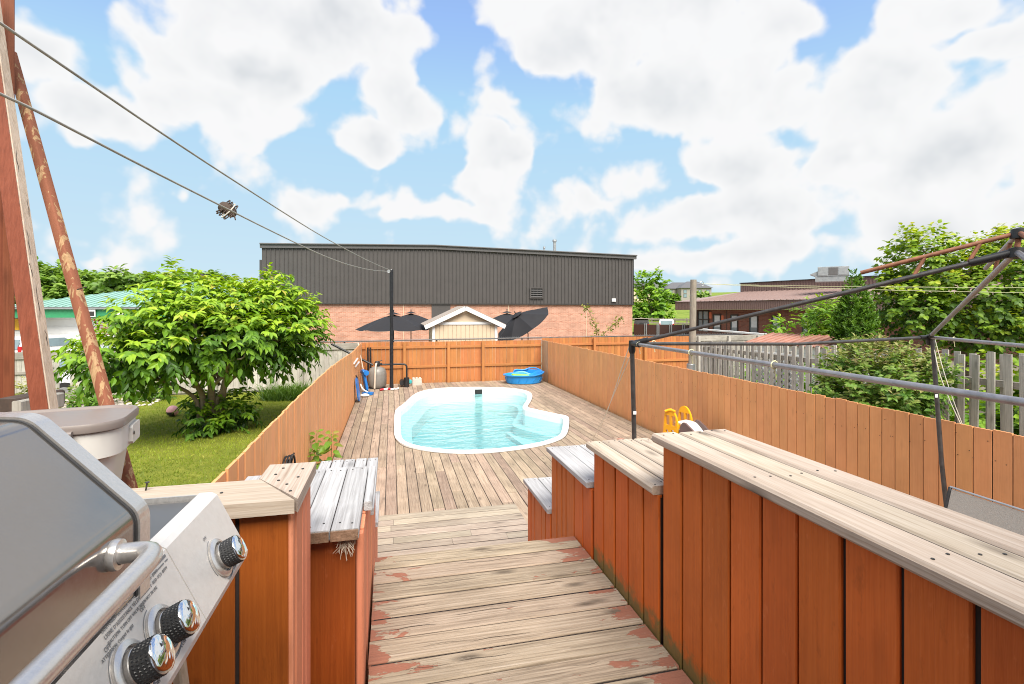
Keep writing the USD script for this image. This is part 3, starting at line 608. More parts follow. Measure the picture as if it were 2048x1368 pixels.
# ------------------------------------------------------------------ fences
def picket_y(parent, X, y0, y1, z0, z1, mat, t=.018, ztop2=None):
    z2 = z1 if ztop2 is None else ztop2
    d = b.uniform(-.0025, .0025)
    V, F = sweep(rect(t, y1 - y0, .002), (X + d, (y0 + y1) / 2, z0), (X + d + b.uniform(-.004, .004), (y0 + y1) / 2, (z1 + z2) / 2), up=(0, 1, 0))
    top = V[:, 2] > z0 + .1
    V[top, 2] = z1 + (V[top, 1] - y0) / (y1 - y0) * (z2 - z1)
    return obj('picket', (V, F), mat, parent)
fr = thing('orange_fence', 'long orange picket fence along the right side of the deck', 'fence')
y = 1.9
while y < 17.08:
    w = b.choice([.141, .146, .148, .151])
    y2 = min(y + w, 17.13)
    picket_y(fr, 5.126, y + .002, y2 - .0055, -.2, 1.372 + b.uniform(-.009, .007), 'faded_picket' if y > 16.35 else 'fence_paint')
    y = y2
obj('backing_felt', box(5.1245, 5.1285, 1.95, 17.08, -.15, 1.355), 'dark_gap', fr)  # added dark sheet inside the pickets, paints shade in their gaps
nl = []
for yy in np.arange(2.05, 10.5, .148):
    for zz in (.28, .31, 1.08, 1.12, 1.26):
        if b.random() < .55: nl.append(lathe([(.0001, -.0013), (.0042, -.001), (.0042, .001)], 6, (5.1145, yy + b.uniform(-.05, .05), zz + b.uniform(-.03, .03)), (-1, 0, 0)))
obj('nail_heads', cat(nl), 'screw', fr, kind='stuff')
for z in (.25, 1.1): obj('rail', box(5.139, 5.18, 1.9, 17.1, z - .045, z + .045), 'grey_rail_y', fr)
for yy in np.arange(2.2, 17, 2.42): obj('post', box(5.185, 5.275, yy, yy + .09, -.2, 1.33), 'grey_fence', fr)
fl = thing('orange_fence', 'orange picket fence with wavy top between lawn and deck', 'fence')
HY, HZ = [1.7, 3, 3.85, 5.8, 8.5, 10, 11.5, 13, 14.5, 17.2], [1.46, 1.47, 1.486, 1.511, 1.505, 1.47, 1.42, 1.375, 1.362, 1.360]
y = 2.3
while y < 17.08:
    w = b.choice([.10, .125, .14, .145])
    y2 = min(y + w, 17.13); h1, h2 = np.interp([y, y2], HY, HZ); j = b.uniform(-.006, .006)
    picket_y(fl, -.952, y + .002, y2 - .0065, -.13, h1 + j, 'fence_paint', ztop2=h2 + j)
    y = y2
bv, bf = box(-.9545, -.9505, 2.35, 17.08, -.12, 1.30); obj('backing_felt', (bv, bf), 'dark_gap', fl)  # same added sheet: shade between the pickets as dark colour
for z in (.2, 1.05): obj('rail', box(-1.005, -.963, 2.3, 17.1, z - .045, z + .045), 'grey_rail_y', fl)
for yy in np.arange(2.5, 17, 2.42): obj('post', box(-1.10, -1.01, yy, yy + .09, -.2, 1.25), 'grey_fence', fl)
def fence_x(name, label, X0, X1, Y, z0, ztop, mats, rails, posts, side=-1, pitch=(.118, .125, .13), railh=.085, post_mat=None, skip=()):
    f = thing(name, label, 'fence'); x = X0
    while x < X1 - .02:
        x2 = min(x + b.choice(pitch), X1); zt = ztop(x) if callable(ztop) else ztop
        if not any(a < x < c for a, c in skip):
            obj('picket', sweep(rect(x2 - x - .005, .018, .002), ((x + x2) / 2, Y + b.uniform(-.002, .002), z0), ((x + x2) / 2 + b.uniform(-.003, .003), Y, zt + b.uniform(-.005, .005)), up=(0, 1, 0)), mats[0], f)
        x = x2
    for z, h in rails:
        zz = [z(X0), z(X1)] if callable(z) else [z, z]
        obj('rail', sweep(rect(.036, h, .003), (X0, Y + side * .029, zz[0]), (X1, Y + side * .029, zz[1])), mats[1], f)
    for x in posts:
        obj('post', box(x - .045, x + .045, Y + side * .15, Y + side * .05, z0, (ztop(x) if callable(ztop) else ztop) - .01, .004), post_mat or mats[0], f)
    return f
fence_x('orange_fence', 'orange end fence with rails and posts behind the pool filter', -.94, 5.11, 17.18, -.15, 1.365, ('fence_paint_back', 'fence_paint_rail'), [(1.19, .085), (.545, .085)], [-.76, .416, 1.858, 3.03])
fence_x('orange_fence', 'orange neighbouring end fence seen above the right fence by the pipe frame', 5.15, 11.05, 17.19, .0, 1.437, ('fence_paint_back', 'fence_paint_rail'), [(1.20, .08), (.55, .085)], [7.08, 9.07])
gt = lambda x: 1.36 + (x + 1.0) * .0145
gb = lambda x: 1.14 + (x + 1.0) * .0145
gfen = fence_x('grey_fence', 'weathered grey board fence behind the cherry tree and the lawn', -13.2, -1.02, 17.22, -.13, gt, ('grey_fence', 'grey_rail'), [(lambda x: .0 + (x + 1) * .006, .11)], [-2.75, -5.2, -7.65, -9.8, -12.1], pitch=(.12, .135, .14), skip=((-9.33, -9.13),))
obj('top_board', sweep(rect(.03, .20, .003), (-13.2, 17.188, gt(-13.2) - .10), (-1.02, 17.188, gt(-1.02) - .10)), 'grey_rail', gfen)
obj('rail', sweep(rect(.03, .08, .003), (-13.2, 17.188, .62), (-9.4, 17.188, .64)), 'grey_rail', gfen)
ngf = fence_x('grey_fence', 'weathered grey neighbouring board fence beyond the wooden pole', 11.1, 16.8, 17.2, -.1, 1.44, ('grey_fence', 'grey_rail'), [(1.16, .09)], [11.3, 12.6, 13.9, 15.3], pitch=(.13, .14, .15))
obj('top_board', box(11.1, 16.8, 17.16, 17.186, 1.24, 1.45, .003), 'grey_rail', ngf)
# shadowbox picket fence to the right, boards on both faces of the rails
pf = thing('grey_picket_fence', 'grey weathered picket fence with staggered pickets beyond the right fence', 'fence')
y = 3.7; k = 0
PT = lambda y: 1.84 - (y - 4.9) * .036
while y < 12.0:
    w = b.uniform(.085, .10)
    for X, dy in ((7.97, 0), (8.09, .098)):
        j, h = b.uniform(-.012, .012), PT(y) + b.uniform(-.03, .03)
        obj('picket', sweep(rect(.02, w, .003), (X, y + dy + j, .30), (X + b.uniform(-.012, .012), y + dy + j + b.uniform(-.014, .014), h), up=(0, 1, 0)), 'grey_fence', pf)
    y += .196; k += 1
for z in (.72, 1.42): obj('rail', box(8.0, 8.06, 3.6, 12.05, z - .045, z + .045), 'grey_rail_y', pf)
for yy in (4.2, 6.6, 9.0, 11.4): obj('post', box(8.11, 8.2, yy, yy + .09, -.2, 1.55), 'grey_fence', pf)
# chain link fence just behind the end fences
cl = thing('chain_link_fence', 'dark chain link fence with twisted wire tips behind the orange end fence', 'fence')
obj('top_rail', tube([(-4.6, 17.5, 1.36), (2, 17.5, 1.415), (13.5, 17.5, 1.46)], .021, 8), 'dark_pipe', cl)
zt = lambda x: np.interp(x, [-4.6, 2, 13.5], [1.36, 1.415, 1.46])
obj('wire_mesh', cat([tube([(x, 17.53, zt(x) + .055), (x + s * .04, 17.53, zt(x) + .0), (x + s * .30, 17.53, zt(x) - .33)], .0022, 3) for x in np.arange(-4.4, 13.3, .075) for s in (-1, 1)]), 'galvanised', cl, kind='stuff')
for x in np.arange(-4.5, 13.5, 3.0): obj('post', tube([(x, 17.5, -.2), (x, 17.5, zt(x))], .025, 8), 'dark_pipe', cl)

# ------------------------------------------------------------------ swimming pool
def ring(po, pi): return po.difference(pi)
pool = thing('swimming_pool', 'white kidney shaped in-ground pool with aqua water', 'swimming pool')
in0, in1, in2 = rim.buffer(-.105), rim.buffer(-.13), rim.buffer(-.38)
rv = extrude(ring(rim, in0), .004, .034)
obj('rim', rv, 'pool_shell', pool)
obj('rim_edge', extrude(ring(rim.buffer(-.018), rim.buffer(-.092)), .034, .046), 'pool_shell', pool)
obj('wall', extrude(ring(rim.buffer(-.02), in1), -.395, .003), 'pool_shell', pool)
obj('ledge', extrude(ring(rim.buffer(-.03), in2), -.695, -.40), 'pool_floor', pool)
obj('floor', extrude(rim.buffer(-.05), -.74, -.70), 'pool_basin', pool)
nook = in1.intersection(sg.Polygon([(2.75, 12.2), (3.3, 12.4), (4.2, 10.6), (3.0, 8.2), (2.35, 8.2), (2.55, 9.3), (2.95, 10.4)]))
obj('entry_step', extrude(nook.buffer(.004), -.695, -.60), 'pool_floor', pool)
obj('entry_step', extrude(in1.intersection(sg.Polygon([(3.15, 12.2), (4.2, 11.2), (4.2, 9.6), (3.1, 8.4), (2.9, 8.7), (3.15, 9.9), (3.45, 10.8), (3.25, 11.6)])).buffer(.004), -.595, -.46), 'pool_floor', pool)
WATER = -.135
obj('water', extrude(rim.buffer(-.115), -.72, WATER), 'pool_water', pool)
sk = obj('skimmer', cat([box(2.44, 2.74, 15.385, 15.40, -.185, -.160), box(2.44, 2.74, 15.385, 15.40, -.005, .0), box(2.44, 2.475, 15.385, 15.40, -.16, -.005), box(2.705, 2.74, 15.385, 15.40, -.16, -.005)]), 'white_paint', pool)
obj('opening', box(2.477, 2.703, 15.392, 15.405, -.158, -.007), 'vent_dark', sk)
#@@OBJ

# ------------------------------------------------------------------ foliage
def leaves(P, D, Nn, ln, wd, droop=0.25):
    """Folded eight-triangle leaves at P, pointing along D, facing Nn."""
    n = len(P); D = D / np.linalg.norm(D, axis=1, keepdims=True)
    S = np.cross(D, Nn); S /= np.maximum(np.linalg.norm(S, axis=1, keepdims=True), 1e-6); U = np.cross(S, D)
    ln = np.broadcast_to(ln, (n,))[:, None]; wd = np.broadcast_to(wd, (n,))[:, None]
    def at_(t, k, up_): return P + D * ln * t + S * wd * k + U * ln * up_
    V = np.stack([P, at_(.28, -.42, .05), at_(.28, .42, .05), at_(.30, 0, -.02), at_(.64, -.40, .0), at_(.64, .40, .0), at_(.66, 0, -.08), P + D * ln - U * ln * droop], 1).reshape(-1, 3); i = np.arange(n) * 8
    F = np.vstack([np.stack([i + a, i + c, i + e], 1) for a, c, e in ((0, 3, 1), (0, 2, 3), (1, 3, 6), (1, 6, 4), (3, 2, 5), (3, 5, 6), (4, 6, 7), (6, 5, 7))])
    return V, F
NV = 8
def rand_dirs(n, g):
    v = g.normal(size=(n, 3)); return v / np.linalg.norm(v, axis=1, keepdims=True)
def blob_points(blobs, n, g, shell=.55):
    """Points in a union of ellipsoids (centre, radii), mostly near the surface; returns points and outward directions."""
    vol = np.array([np.prod(r) for _, r in blobs]) ** .75; k = g.choice(len(blobs), n, p=vol / vol.sum())
    d = rand_dirs(n, g); c = np.array([b_[0] for b_ in blobs])[k]; r = np.array([b_[1] for b_ in blobs])[k]
    s = 1 - (1 - shell) * g.random(n) ** 1.6
    p = c + d * r * s[:, None]
    o = d / r; o /= np.linalg.norm(o, axis=1, keepdims=True)
    inside = np.zeros(n, bool)
    for j, (cc, rr) in enumerate(blobs):
        inside |= (k != j) & ((((p - np.asarray(cc)) / np.asarray(rr)) ** 2).sum(1) < .42)
    return p[~inside], o[~inside]
def crown(blobs, n, per, ln, wd, g, twig=.45, droop=.5, shell=.55, hang=.35, face=.75, keep=None):
    """Sprays of leaves along short drooping twigs."""
    p, o = blob_points(blobs, n, g, shell)
    if keep is not None: m_ = keep(p); p, o = p[m_], o[m_]
    n = len(p)
    d = o * .7 + np.array([0, 0, .25]) + .55 * rand_dirs(n, g); d /= np.linalg.norm(d, axis=1, keepdims=True)
    P, D, N_, T = [], [], [], []
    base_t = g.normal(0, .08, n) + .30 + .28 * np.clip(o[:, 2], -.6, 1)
    for j in range(per):
        u = (j + .4) / per
        q = p + d * twig * u - np.array([0, 0, 1]) * (hang * u * u * twig)
        side = np.cross(d, [0, 0, 1.0]); side /= np.maximum(np.linalg.norm(side, axis=1, keepdims=True), 1e-6)
        sg_ = (1 if j % 2 else -1)
        dd = d * .55 + side * sg_ * .75 * (1.1 - u * .6) + .25 * rand_dirs(n, g) - np.array([0, 0, droop])
        P.append(q); D.append(dd); N_.append(np.array([0, 0, .75]) + .35 * rand_dirs(n, g) + face * o)
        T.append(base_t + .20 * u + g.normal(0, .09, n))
    P, D, N_, T = np.vstack(P), np.vstack(D), np.vstack(N_), np.concatenate(T)
    s = g.uniform(.7, 1.25, len(P))
    V, F = leaves(P, D, N_, ln * s, wd * s)
    return (V, F), np.repeat(np.clip(T, 0, 1), NV)
def limb(p0, p1, r0, r1, g, n=7, wob=.06):
    t = np.linspace(0, 1, n)[:, None]; p = np.asarray(p0) * (1 - t) + np.asarray(p1) * t
    L_ = np.linalg.norm(np.asarray(p1) - np.asarray(p0)); w = g.normal(0, wob * L_ / 3, (n, 3)); w[0] = w[-1] = 0
    p[:, 2:] += (np.sin(t * np.pi) * .06 * L_)
    return tube(smooth_pts(p + w, 1), np.linspace(r0, r1, len(smooth_pts(p, 1))), 8)
def tree(name, label, category, base, trunk_h, r, blobs, n, per, ln, wd, leaf, seed, bark='bark', limbs=7, group=None, **k):
    g = np.random.default_rng(seed); t = thing(name, label, category, group=group)
    base = np.asarray(base, float); top = base + [g.normal(0, .05), g.normal(0, .05), trunk_h]
    ms = [limb(base - [0, 0, .1], top, r, r * .75, g, wob=.05)]
    for j in range(limbs):
        c, rr = blobs[j % len(blobs)]; e = np.asarray(c) + np.asarray(rr) * g.normal(0, .3, 3)
        ms.append(limb(top - [0, 0, .1], e, r * .55, r * .10, g))
    obj('trunk', cat(ms), bark, t, smooth=True)
    m, tone = crown(blobs, n, per, ln, wd, g, **k)
    obj('crown', m, leaf, t, tone=tone)
    return t

# the cherry tree on the lawn: positions in metres across the sight line (a) and up (z), depth b along it
TC = np.array([-3.60, 11.84]); ea = np.array([math.cos(_t), -math.sin(_t)]); eb = np.array([math.sin(_t), math.cos(_t)])
sx = unit([*(TC), 0])[:2]; ea = np.array([sx[1], -sx[0]]); eb = sx
def cb(a, z, bb, ra, rz, rb):
    c = TC + ea * a * .84 + eb * bb; return ((c[0], c[1], z), (ra * .84, rb, rz))
cherry = [cb(-.95, 2.20, 0, .95, .60, 1.1), cb(-.55, 2.62, .2, .62, .36, .8), cb(1.10, 2.30, 0, .95, .62, 1.0), cb(1.35, 2.72, .1, .50, .36, .6), cb(1.80, 1.95, -.1, .62, .60, .8), cb(0, 1.95, -.5, 1.5, .55, 1.0),
          cb(-1.75, 1.55, -.1, .85, .40, .8), cb(-1.2, 1.62, -.6, 1.25, .32, .9), cb(.9, 1.78, -.5, 1.2, .36, .9), cb(.25, 2.45, .1, .8, .42, .9), cb(-2.35, 1.42, .2, .45, .36, .5),
          cb(.1, 2.05, .9, 1.6, .6, .7)]
g = np.random.default_rng(11)
ct = thing('cherry_tree', 'spreading green cherry tree with large drooping leaves on the lawn', 'tree')
tr = []
b0 = np.array([TC[0], TC[1], -.25])
def cp(a, z, bb=0):
    c = TC + ea * a + eb * bb; return np.array([c[0], c[1], z])
for (a0, a1, z1, a2, z2, r0) in [(-.16, -.22, .75, -1.2, 1.9, .085), (-.04, -.06, .85, -.35, 2.1, .10), (.10, .16, .95, .75, 2.1, .095), (.02, .05, .7, 1.4, 1.9, .07), (-.2, -.35, .70, -2.0, 1.4, .06)]:
    p = smooth_pts([cp(a0, -.2), cp((a0 + a1) / 2 - .02, .25, .03), cp(a1, z1, -.05), cp((a1 + a2) / 2, (z1 + z2) / 2 + .1, -.1), cp(a2, z2, -.1)], 2)
    tr.append(tube(p, np.linspace(r0, r0 * .28, len(p)), 9))
for _ in range(26):
    c, r = cherry[g.integers(len(cherry))]; e = np.asarray(c) + np.asarray(r) * g.normal(0, .45, 3)
    tr.append(limb(cp(g.normal(0, .25), g.uniform(.8, 1.4), g.normal(0, .2)), e, .035, .008, g))
obj('trunk', cat(tr), 'pale_bark', ct, smooth=True)
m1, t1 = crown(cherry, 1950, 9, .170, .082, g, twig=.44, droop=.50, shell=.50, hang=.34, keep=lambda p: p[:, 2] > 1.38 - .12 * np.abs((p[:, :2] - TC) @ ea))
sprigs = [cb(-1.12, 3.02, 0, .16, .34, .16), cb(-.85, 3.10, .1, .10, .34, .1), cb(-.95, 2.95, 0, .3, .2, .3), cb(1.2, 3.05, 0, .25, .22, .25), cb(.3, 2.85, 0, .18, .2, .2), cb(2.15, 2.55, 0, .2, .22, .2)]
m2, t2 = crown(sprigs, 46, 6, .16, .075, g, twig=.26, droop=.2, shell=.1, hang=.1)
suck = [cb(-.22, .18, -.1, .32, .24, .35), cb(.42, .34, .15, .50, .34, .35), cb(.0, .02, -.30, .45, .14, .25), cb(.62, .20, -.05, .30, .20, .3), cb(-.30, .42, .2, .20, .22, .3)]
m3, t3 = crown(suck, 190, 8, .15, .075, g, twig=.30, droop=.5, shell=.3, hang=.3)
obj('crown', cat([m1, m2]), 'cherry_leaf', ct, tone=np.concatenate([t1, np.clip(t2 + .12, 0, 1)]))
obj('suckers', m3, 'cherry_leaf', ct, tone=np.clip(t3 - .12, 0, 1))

# background trees on the right
def P(px, py, D): return at(px, py, D=D)
def pb(px, py, D, rx, rz, rd=None):
    """Ellipsoid seen at a place of the photograph, D metres off; radii in photograph pixels turned into metres."""
    c = P(px, py, D); s = D / 1019.0; return (tuple(c), (rx * s, (rd or rx) * s, rz * s))
tree('maple_tree', 'big yellowish green maple with ragged crown behind the picket fence', 'tree', (14.6, 10.2, -.2), 1.6, .16,
     [pb(1930, 590, 13.5, 130, 75), pb(1840, 530, 13.5, 55, 65), pb(1850, 490, 13.6, 28, 30), pb(1990, 540, 13.2, 80, 60), pb(2060, 560, 13.2, 100, 90), pb(1830, 620, 13.3, 60, 50), pb(1960, 660, 13.0, 80, 35), pb(2050, 500, 13.6, 70, 40), pb(1790, 590, 13.6, 32, 45), pb(2140, 600, 13, 100, 110)],
     3400, 7, .125, .105, 'maple_leaf', 21, twig=.40, droop=.30, shell=.5, hang=.15)
tree('cedar_tree', 'dense dark green cone shaped cedar beside the maple', 'tree', tuple(at(1710, 690, D=13)[:2]) + (-.2,), .5, .10,
     [pb(1710, 670, 13, 36, 42), pb(1711, 640, 13, 30, 42), pb(1710, 610, 13, 20, 38), pb(1709, 585, 13, 11, 30), pb(1708, 563, 13, 5, 22)],
     1500, 7, .085, .036, 'thuja_leaf', 22, twig=.13, droop=-.55, shell=.6, hang=-.3)
tree('young_tree', 'small feathery light green tree left of the cedar', 'tree', tuple(at(1655, 690, D=15)[:2]) + (-.2,), 1.2, .06,
     [pb(1650, 650, 15, 42, 22), pb(1635, 625, 15, 32, 16), pb(1670, 635, 15, 25, 30), pb(1625, 668, 15, 25, 10), pb(1660, 675, 15, 38, 16)], 260, 8, .16, .06, 'light_leaf', 23, twig=.4, droop=.15, shell=.2, hang=.2)
tree('young_tree', 'tiny bright green treetop in front of the brown brick wall', 'tree', tuple(at(1560, 690, D=17)[:2]) + (-.2,), 1.0, .04,
     [pb(1562, 652, 17, 14, 12), pb(1555, 670, 17, 15, 12)], 50, 7, .15, .08, 'light_leaf', 24, twig=.3, droop=.1, shell=.2)
tree('flowering_bush', 'rounded bush with reddish dry tips in front of the picket fence', 'bush', (6.75, 6.15, -.15), .7, .05,
     [pb(1745, 760, 7.4, 95, 48), pb(1700, 790, 7.3, 55, 40), pb(1790, 775, 7.4, 80, 45), pb(1740, 722, 7.5, 70, 28), pb(1830, 745, 7.4, 55, 35), pb(1760, 805, 7.2, 75, 30)],
     1500, 8, .085, .046, 'bush_leaf', 25, twig=.20, droop=.1, shell=.35, hang=0, limbs=14)
tree('round_tree', 'lone bright green tree in the field behind the brown fence', 'tree', tuple(at(1302, 640, D=84)[:2]) + (.3,), 2.5, .30,
     [pb(1305, 625, 84, 34, 22), pb(1300, 600, 84, 28, 22), pb(1290, 572, 84, 17, 16), pb(1303, 556, 84, 12, 10), pb(1318, 580, 84, 15, 26), pb(1284, 560, 84, 12, 9), pb(1330, 625, 84, 14, 14), pb(1275, 622, 84, 12, 12), pb(1312, 560, 84, 8, 16)],
     400, 8, .55, .42, 'light_leaf', 26, twig=1.1, droop=.2, shell=.35, hang=.1)
for i, (px, py, D, rx, ry, leaf, lab) in enumerate([(1402, 597, 150, 14, 9, 'wood_leaf', 'small dark tree top showing right of the wooden pole'), (1337, 597, 170, 12, 10, 'wood_leaf', 'faint small tree between the far houses and the round tree'), (1350, 603, 160, 5, 13, 'thuja_leaf', 'tiny dark conifer before the far grey roofs')]):
    c = at(px, py, D=D)
    tree('distant_tree', lab, 'tree', (c[0], c[1], float(hill_z(np.array(c[0]), np.array(c[1])))), 2, .2, [pb(px, py, D, rx, ry), pb(px, py + ry * .8, D, rx * .8, ry * .7)], 110, 5, 1.1, .8, leaf, 40 + i, twig=1.2, droop=.2, shell=.3, limbs=2)
# far wood behind the green-roofed building
g = np.random.default_rng(31); wb = []
for px, top in [(60, 545), (90, 532), (120, 545), (160, 552), (200, 556), (240, 552), (280, 558), (320, 556), (340, 556), (370, 556), (400, 556), (430, 556), (30, 540), (0, 540), (-40, 545), (150, 548), (460, 572), (60, 570)]:
    wb.append(pb(px + g.normal(0, 6), top + 22 + g.normal(0, 3), 78 + g.uniform(-6, 10), 34, 24)); wb.append(pb(px + g.normal(0, 10), top + 55, 74 + g.uniform(-4, 8), 45, 34))
m, tt = crown(wb, 5200, 6, .95, .70, g, twig=1.1, droop=.25, shell=.55, hang=.1)
obj('distant_woods', m, 'wood_leaf', None, tone=tt, kind='stuff', label='dense green wood on the skyline behind the green roofed building', category='woods')

# sapling, clumps and weeds
def sapling(name, label, stems, n, ln, leaf, seed, category='plant'):
    g = np.random.default_rng(seed); t = thing(name, label, category)
    for s in stems:
        p = smooth_pts(s, 2); obj('stem', tube(p, np.linspace(.006, .0025, len(p)), 6), 'stem_green', t, smooth=True)
        k = np.linspace(.22, 1, n)
        for j, u in enumerate(k):
            q = p[int(u * (len(p) - 1))]; a = j * 2.4 + g.uniform(-.5, .5)
            d = np.array([math.cos(a), math.sin(a), -.15 + .4 * (u > .9)]); l = ln * g.uniform(.75, 1.2) * (1 - .35 * (u > .85))
            V, F = leaves(np.array([q + d * .02]), np.array([d]), np.array([[0, -.75, .7]]) + .25 * rand_dirs(1, g), l, l * .55, .22)
            obj('leaf', (V, F), leaf, t, tone=np.full(NV, np.clip(.25 + .55 * u + g.normal(0, .1), 0, 1)))
    return t
sapling('sapling', 'young leafy sapling growing between the wavy orange fence and the deck', [[(-.84, 6.45, -.1), (-.86, 6.45, .35), (-.90, 6.43, .66), (-.86, 6.42, .97)], [(-.80, 6.45, -.1), (-.74, 6.43, .4), (-.69, 6.42, .72), (-.70, 6.40, .95)], [(-.82, 6.4, -.1), (-.80, 6.35, .3), (-.78, 6.33, .6)], [(-.84, 6.42, -.1), (-.95 + .03, 6.38, .3), (-.93, 6.34, .75)]], 30, .15, 'sapling_leaf', 51)
def blades(cx, cy, z, rx, ry, n, h, w, g, lean=.4):
    a = g.uniform(0, 2 * np.pi, n); r = np.sqrt(g.random(n)); p = np.stack([cx + rx * r * np.cos(a), cy + ry * r * np.sin(a), np.full(n, z)], 1)
    d = np.stack([g.normal(0, lean, n), g.normal(0, lean, n), np.ones(n)], 1); hh = h * g.uniform(.5, 1.15, n)[:, None]
    s = rand_dirs(n, g) * [1, 1, 0]; s /= np.linalg.norm(s, axis=1, keepdims=True); s = s * w / 2
    m = p + d * hh * .6; t_ = p + d * hh + np.stack([d[:, 0], d[:, 1], -.3 * np.abs(d[:, 0]) - .2], 1) * hh * .35
    V = np.stack([p - s, p + s, m - s * .8, m + s * .8, t_], 1).reshape(-1, 3); i = np.arange(n) * 5
    F = np.vstack([np.stack([i, i + 1, i + 3], 1), np.stack([i, i + 3, i + 2], 1), np.stack([i + 2, i + 3, i + 4], 1)])
    tone = np.tile([.1, .1, .5, .5, .8], n) + np.repeat(g.normal(0, .12, n), 5)
    return (V, F), np.clip(tone, 0, 1)
g = np.random.default_rng(61)
m, tt = blades(-2.75, 15.6, -.14, .85, .45, 900, .52, .022, g); obj('grass_clump', m, 'tall_grass', None, tone=tt, label='clump of tall grass against the left orange fence', category='grass clump')
for (cx, cy, rx, n, h, lab) in [(-6.6, 16.4, .5, 60, .5, 'leafy weeds at the foot of the grey fence below the cherry branches'), (-9.1, 15.9, .45, 50, .75, 'thin yellowish weeds by the grey fence right of the tall post'), (-10.9, 15.6, .5, 60, .8, 'pale weeds by the grey fence between the leaning posts'), (-7.7, 15.7, .6, 60, .4, 'low yellow green weeds left of the cherry tree')]:
    gg = np.random.default_rng(int(n + cx * 10 + 200)); m, tt = crown([((cx, cy, .1), (rx, .3, h * .7))], n * 3, 6, .11, .05, gg, twig=.25, droop=.2, shell=.2)
    obj('weeds', m, 'vine_leaf' if n < 60 else 'sapling_leaf', None, tone=np.clip(tt, 0, 1), label=lab, category='weeds')
vg = np.random.default_rng(66); vp = [];
for pts in ([(1190, 680), (1195, 660), (1185, 640), (1178, 622), (1170, 612)], [(1200, 678), (1215, 660), (1232, 645), (1240, 635)]):
    q = np.array([at(px, py, Y=19.0) for px, py in pts]); vp.append(smooth_pts(q, 2))
vt = thing('climbing_vine', 'sparse yellowish shoots rising above the end fence before the brick wall', 'plant')
obj('stem', cat([tube(p, .012, 5) for p in vp]), 'stem_green', vt)
q = np.vstack(vp); q = q[vg.integers(0, len(q), 230)] + vg.normal(0, .09, (230, 3)); V, F = leaves(q, rand_dirs(230, vg) - [0, 0, .3], rand_dirs(230, vg) + [0, 0, .6], .11, .06)
obj('leaves', (V, F), 'vine_leaf', vt, tone=np.repeat(vg.random(230), NV))
vg = np.random.default_rng(67)
m, tt = crown([((9.0, y_, .45), (.7, .5, .65)) for y_ in np.arange(4.2, 11.5, .8)], 900, 6, .16, .10, vg, twig=.3, droop=.3, shell=.2)
obj('undergrowth', m, 'light_leaf', None, tone=tt, kind='stuff', label='green plants growing behind the grey picket fence', category='undergrowth')
m, tt = crown([((9.5 + .3 * k_, 4.0 + k_ * .8, 1.0), (.8, .6, .7)) for k_ in range(4)], 500, 6, .17, .13, vg, twig=.3, droop=.3, shell=.2)
obj('shrub', m, 'maple_leaf', None, tone=tt, label='shady broad leaved shrub under the maple behind the pickets', category='shrub')

# lawn grass
g = np.random.default_rng(71); n = 150000
x = g.uniform(-13, -1.02, n); yv = 2.0 + (17.0 - 2.0) * g.random(n) ** 1.15
z = lawn_z(x, yv) - .006
hh = g.uniform(.022, .055, n); s = rand_dirs(n, g) * [1, 1, 0]; s = s / np.linalg.norm(s, axis=1, keepdims=True) * .006
p = np.stack([x, yv, z], 1); tip = p + np.stack([g.normal(0, .022, n), g.normal(0, .022, n), hh], 1)
V = np.stack([p - s, p + s, tip], 1).reshape(-1, 3)
patch = meshkit.fbm(np.stack([x * .55, yv * .55, 0 * x], 1), 4, 3)
tone = np.repeat(np.clip(-.12 + 1.5 * (patch - .1) + g.normal(0, .12, n), 0, 1), 3)
obj('grass', (V, np.arange(3 * n).reshape(-1, 3)), 'grass_blade', None, tone=tone, kind='stuff', label='short mown grass covering the lawn', category='grass')
g = np.random.default_rng(72); n = 190
q = np.stack([g.uniform(-6.5, -1.3, n), g.uniform(5, 14, n), np.full(n, LAWN + .05)], 1)
V, F = leaves(q, rand_dirs(n, g) * [1, 1, .2], np.tile([0, 0, 1.0], (n, 1)) + .3 * rand_dirs(n, g), .075, .035)
obj('fallen_leaves', (V, F), 'vine_leaf', None, tone=np.repeat(.5 + .5 * g.random(n), NV), kind='stuff', label='few yellow fallen leaves scattered over the lawn', category='leaves')
g = np.random.default_rng(73); n = 260
st_ = []
for _ in range(n):
    c = np.array([g.uniform(-11.5, -6.2), g.uniform(15.3, 16.6), LAWN + .02]); m = trimesh.creation.icosphere(0, g.uniform(.03, .09)); m.apply_scale((1, 1, .6)); v, f = vf(m); st_.append((v * g.uniform(.7, 1.2, (1, 3)) + c, f))
obj('rubble', cat(st_), 'stone', None, kind='stuff', label='strip of pale stones in front of the grey fence', category='stones')
#@@BLD

# ------------------------------------------------------------------ big hall behind
hall = thing('sports_hall', 'long hall with charcoal ribbed metal cladding above a pink brick wall', 'building')
HX0, HX1, HYf, HZb, HPX = -9.1, 20.13, 40.0, 2.92, 3.2
def roof_z(x): return np.interp(x, [HX0, HPX, HX1], [7.20, 7.44, 7.06])
obj('brick_wall', box(HX0 + .02, HX1 - .06, HYf + .10, 60, -.8, HZb - .01), 'pink_brick', hall)
xs, zs = [], []
rib = []
V = []; x = HX0; prof = []
while x < HX1:
    prof += [(x, 0), (x + .235, 0), (x + .25, -.075), (x + .285, -.075), (x + .30, 0)]; x += .30
prof = [(min(a, HX1), d) for a, d in prof] + [(HX1, 0)]
pts = np.array(prof); nn = len(pts)
V = np.vstack([np.column_stack([pts[:, 0], HYf + pts[:, 1], np.full(nn, HZb)]), np.column_stack([pts[:, 0], HYf + pts[:, 1], roof_z(pts[:, 0]) - .3])]); i = np.arange(nn - 1)
obj('metal_cladding', (V, np.vstack([np.stack([i, i + 1, i + nn + 1], 1), np.stack([i, i + nn + 1, i + nn], 1)])), 'metal_siding', hall)
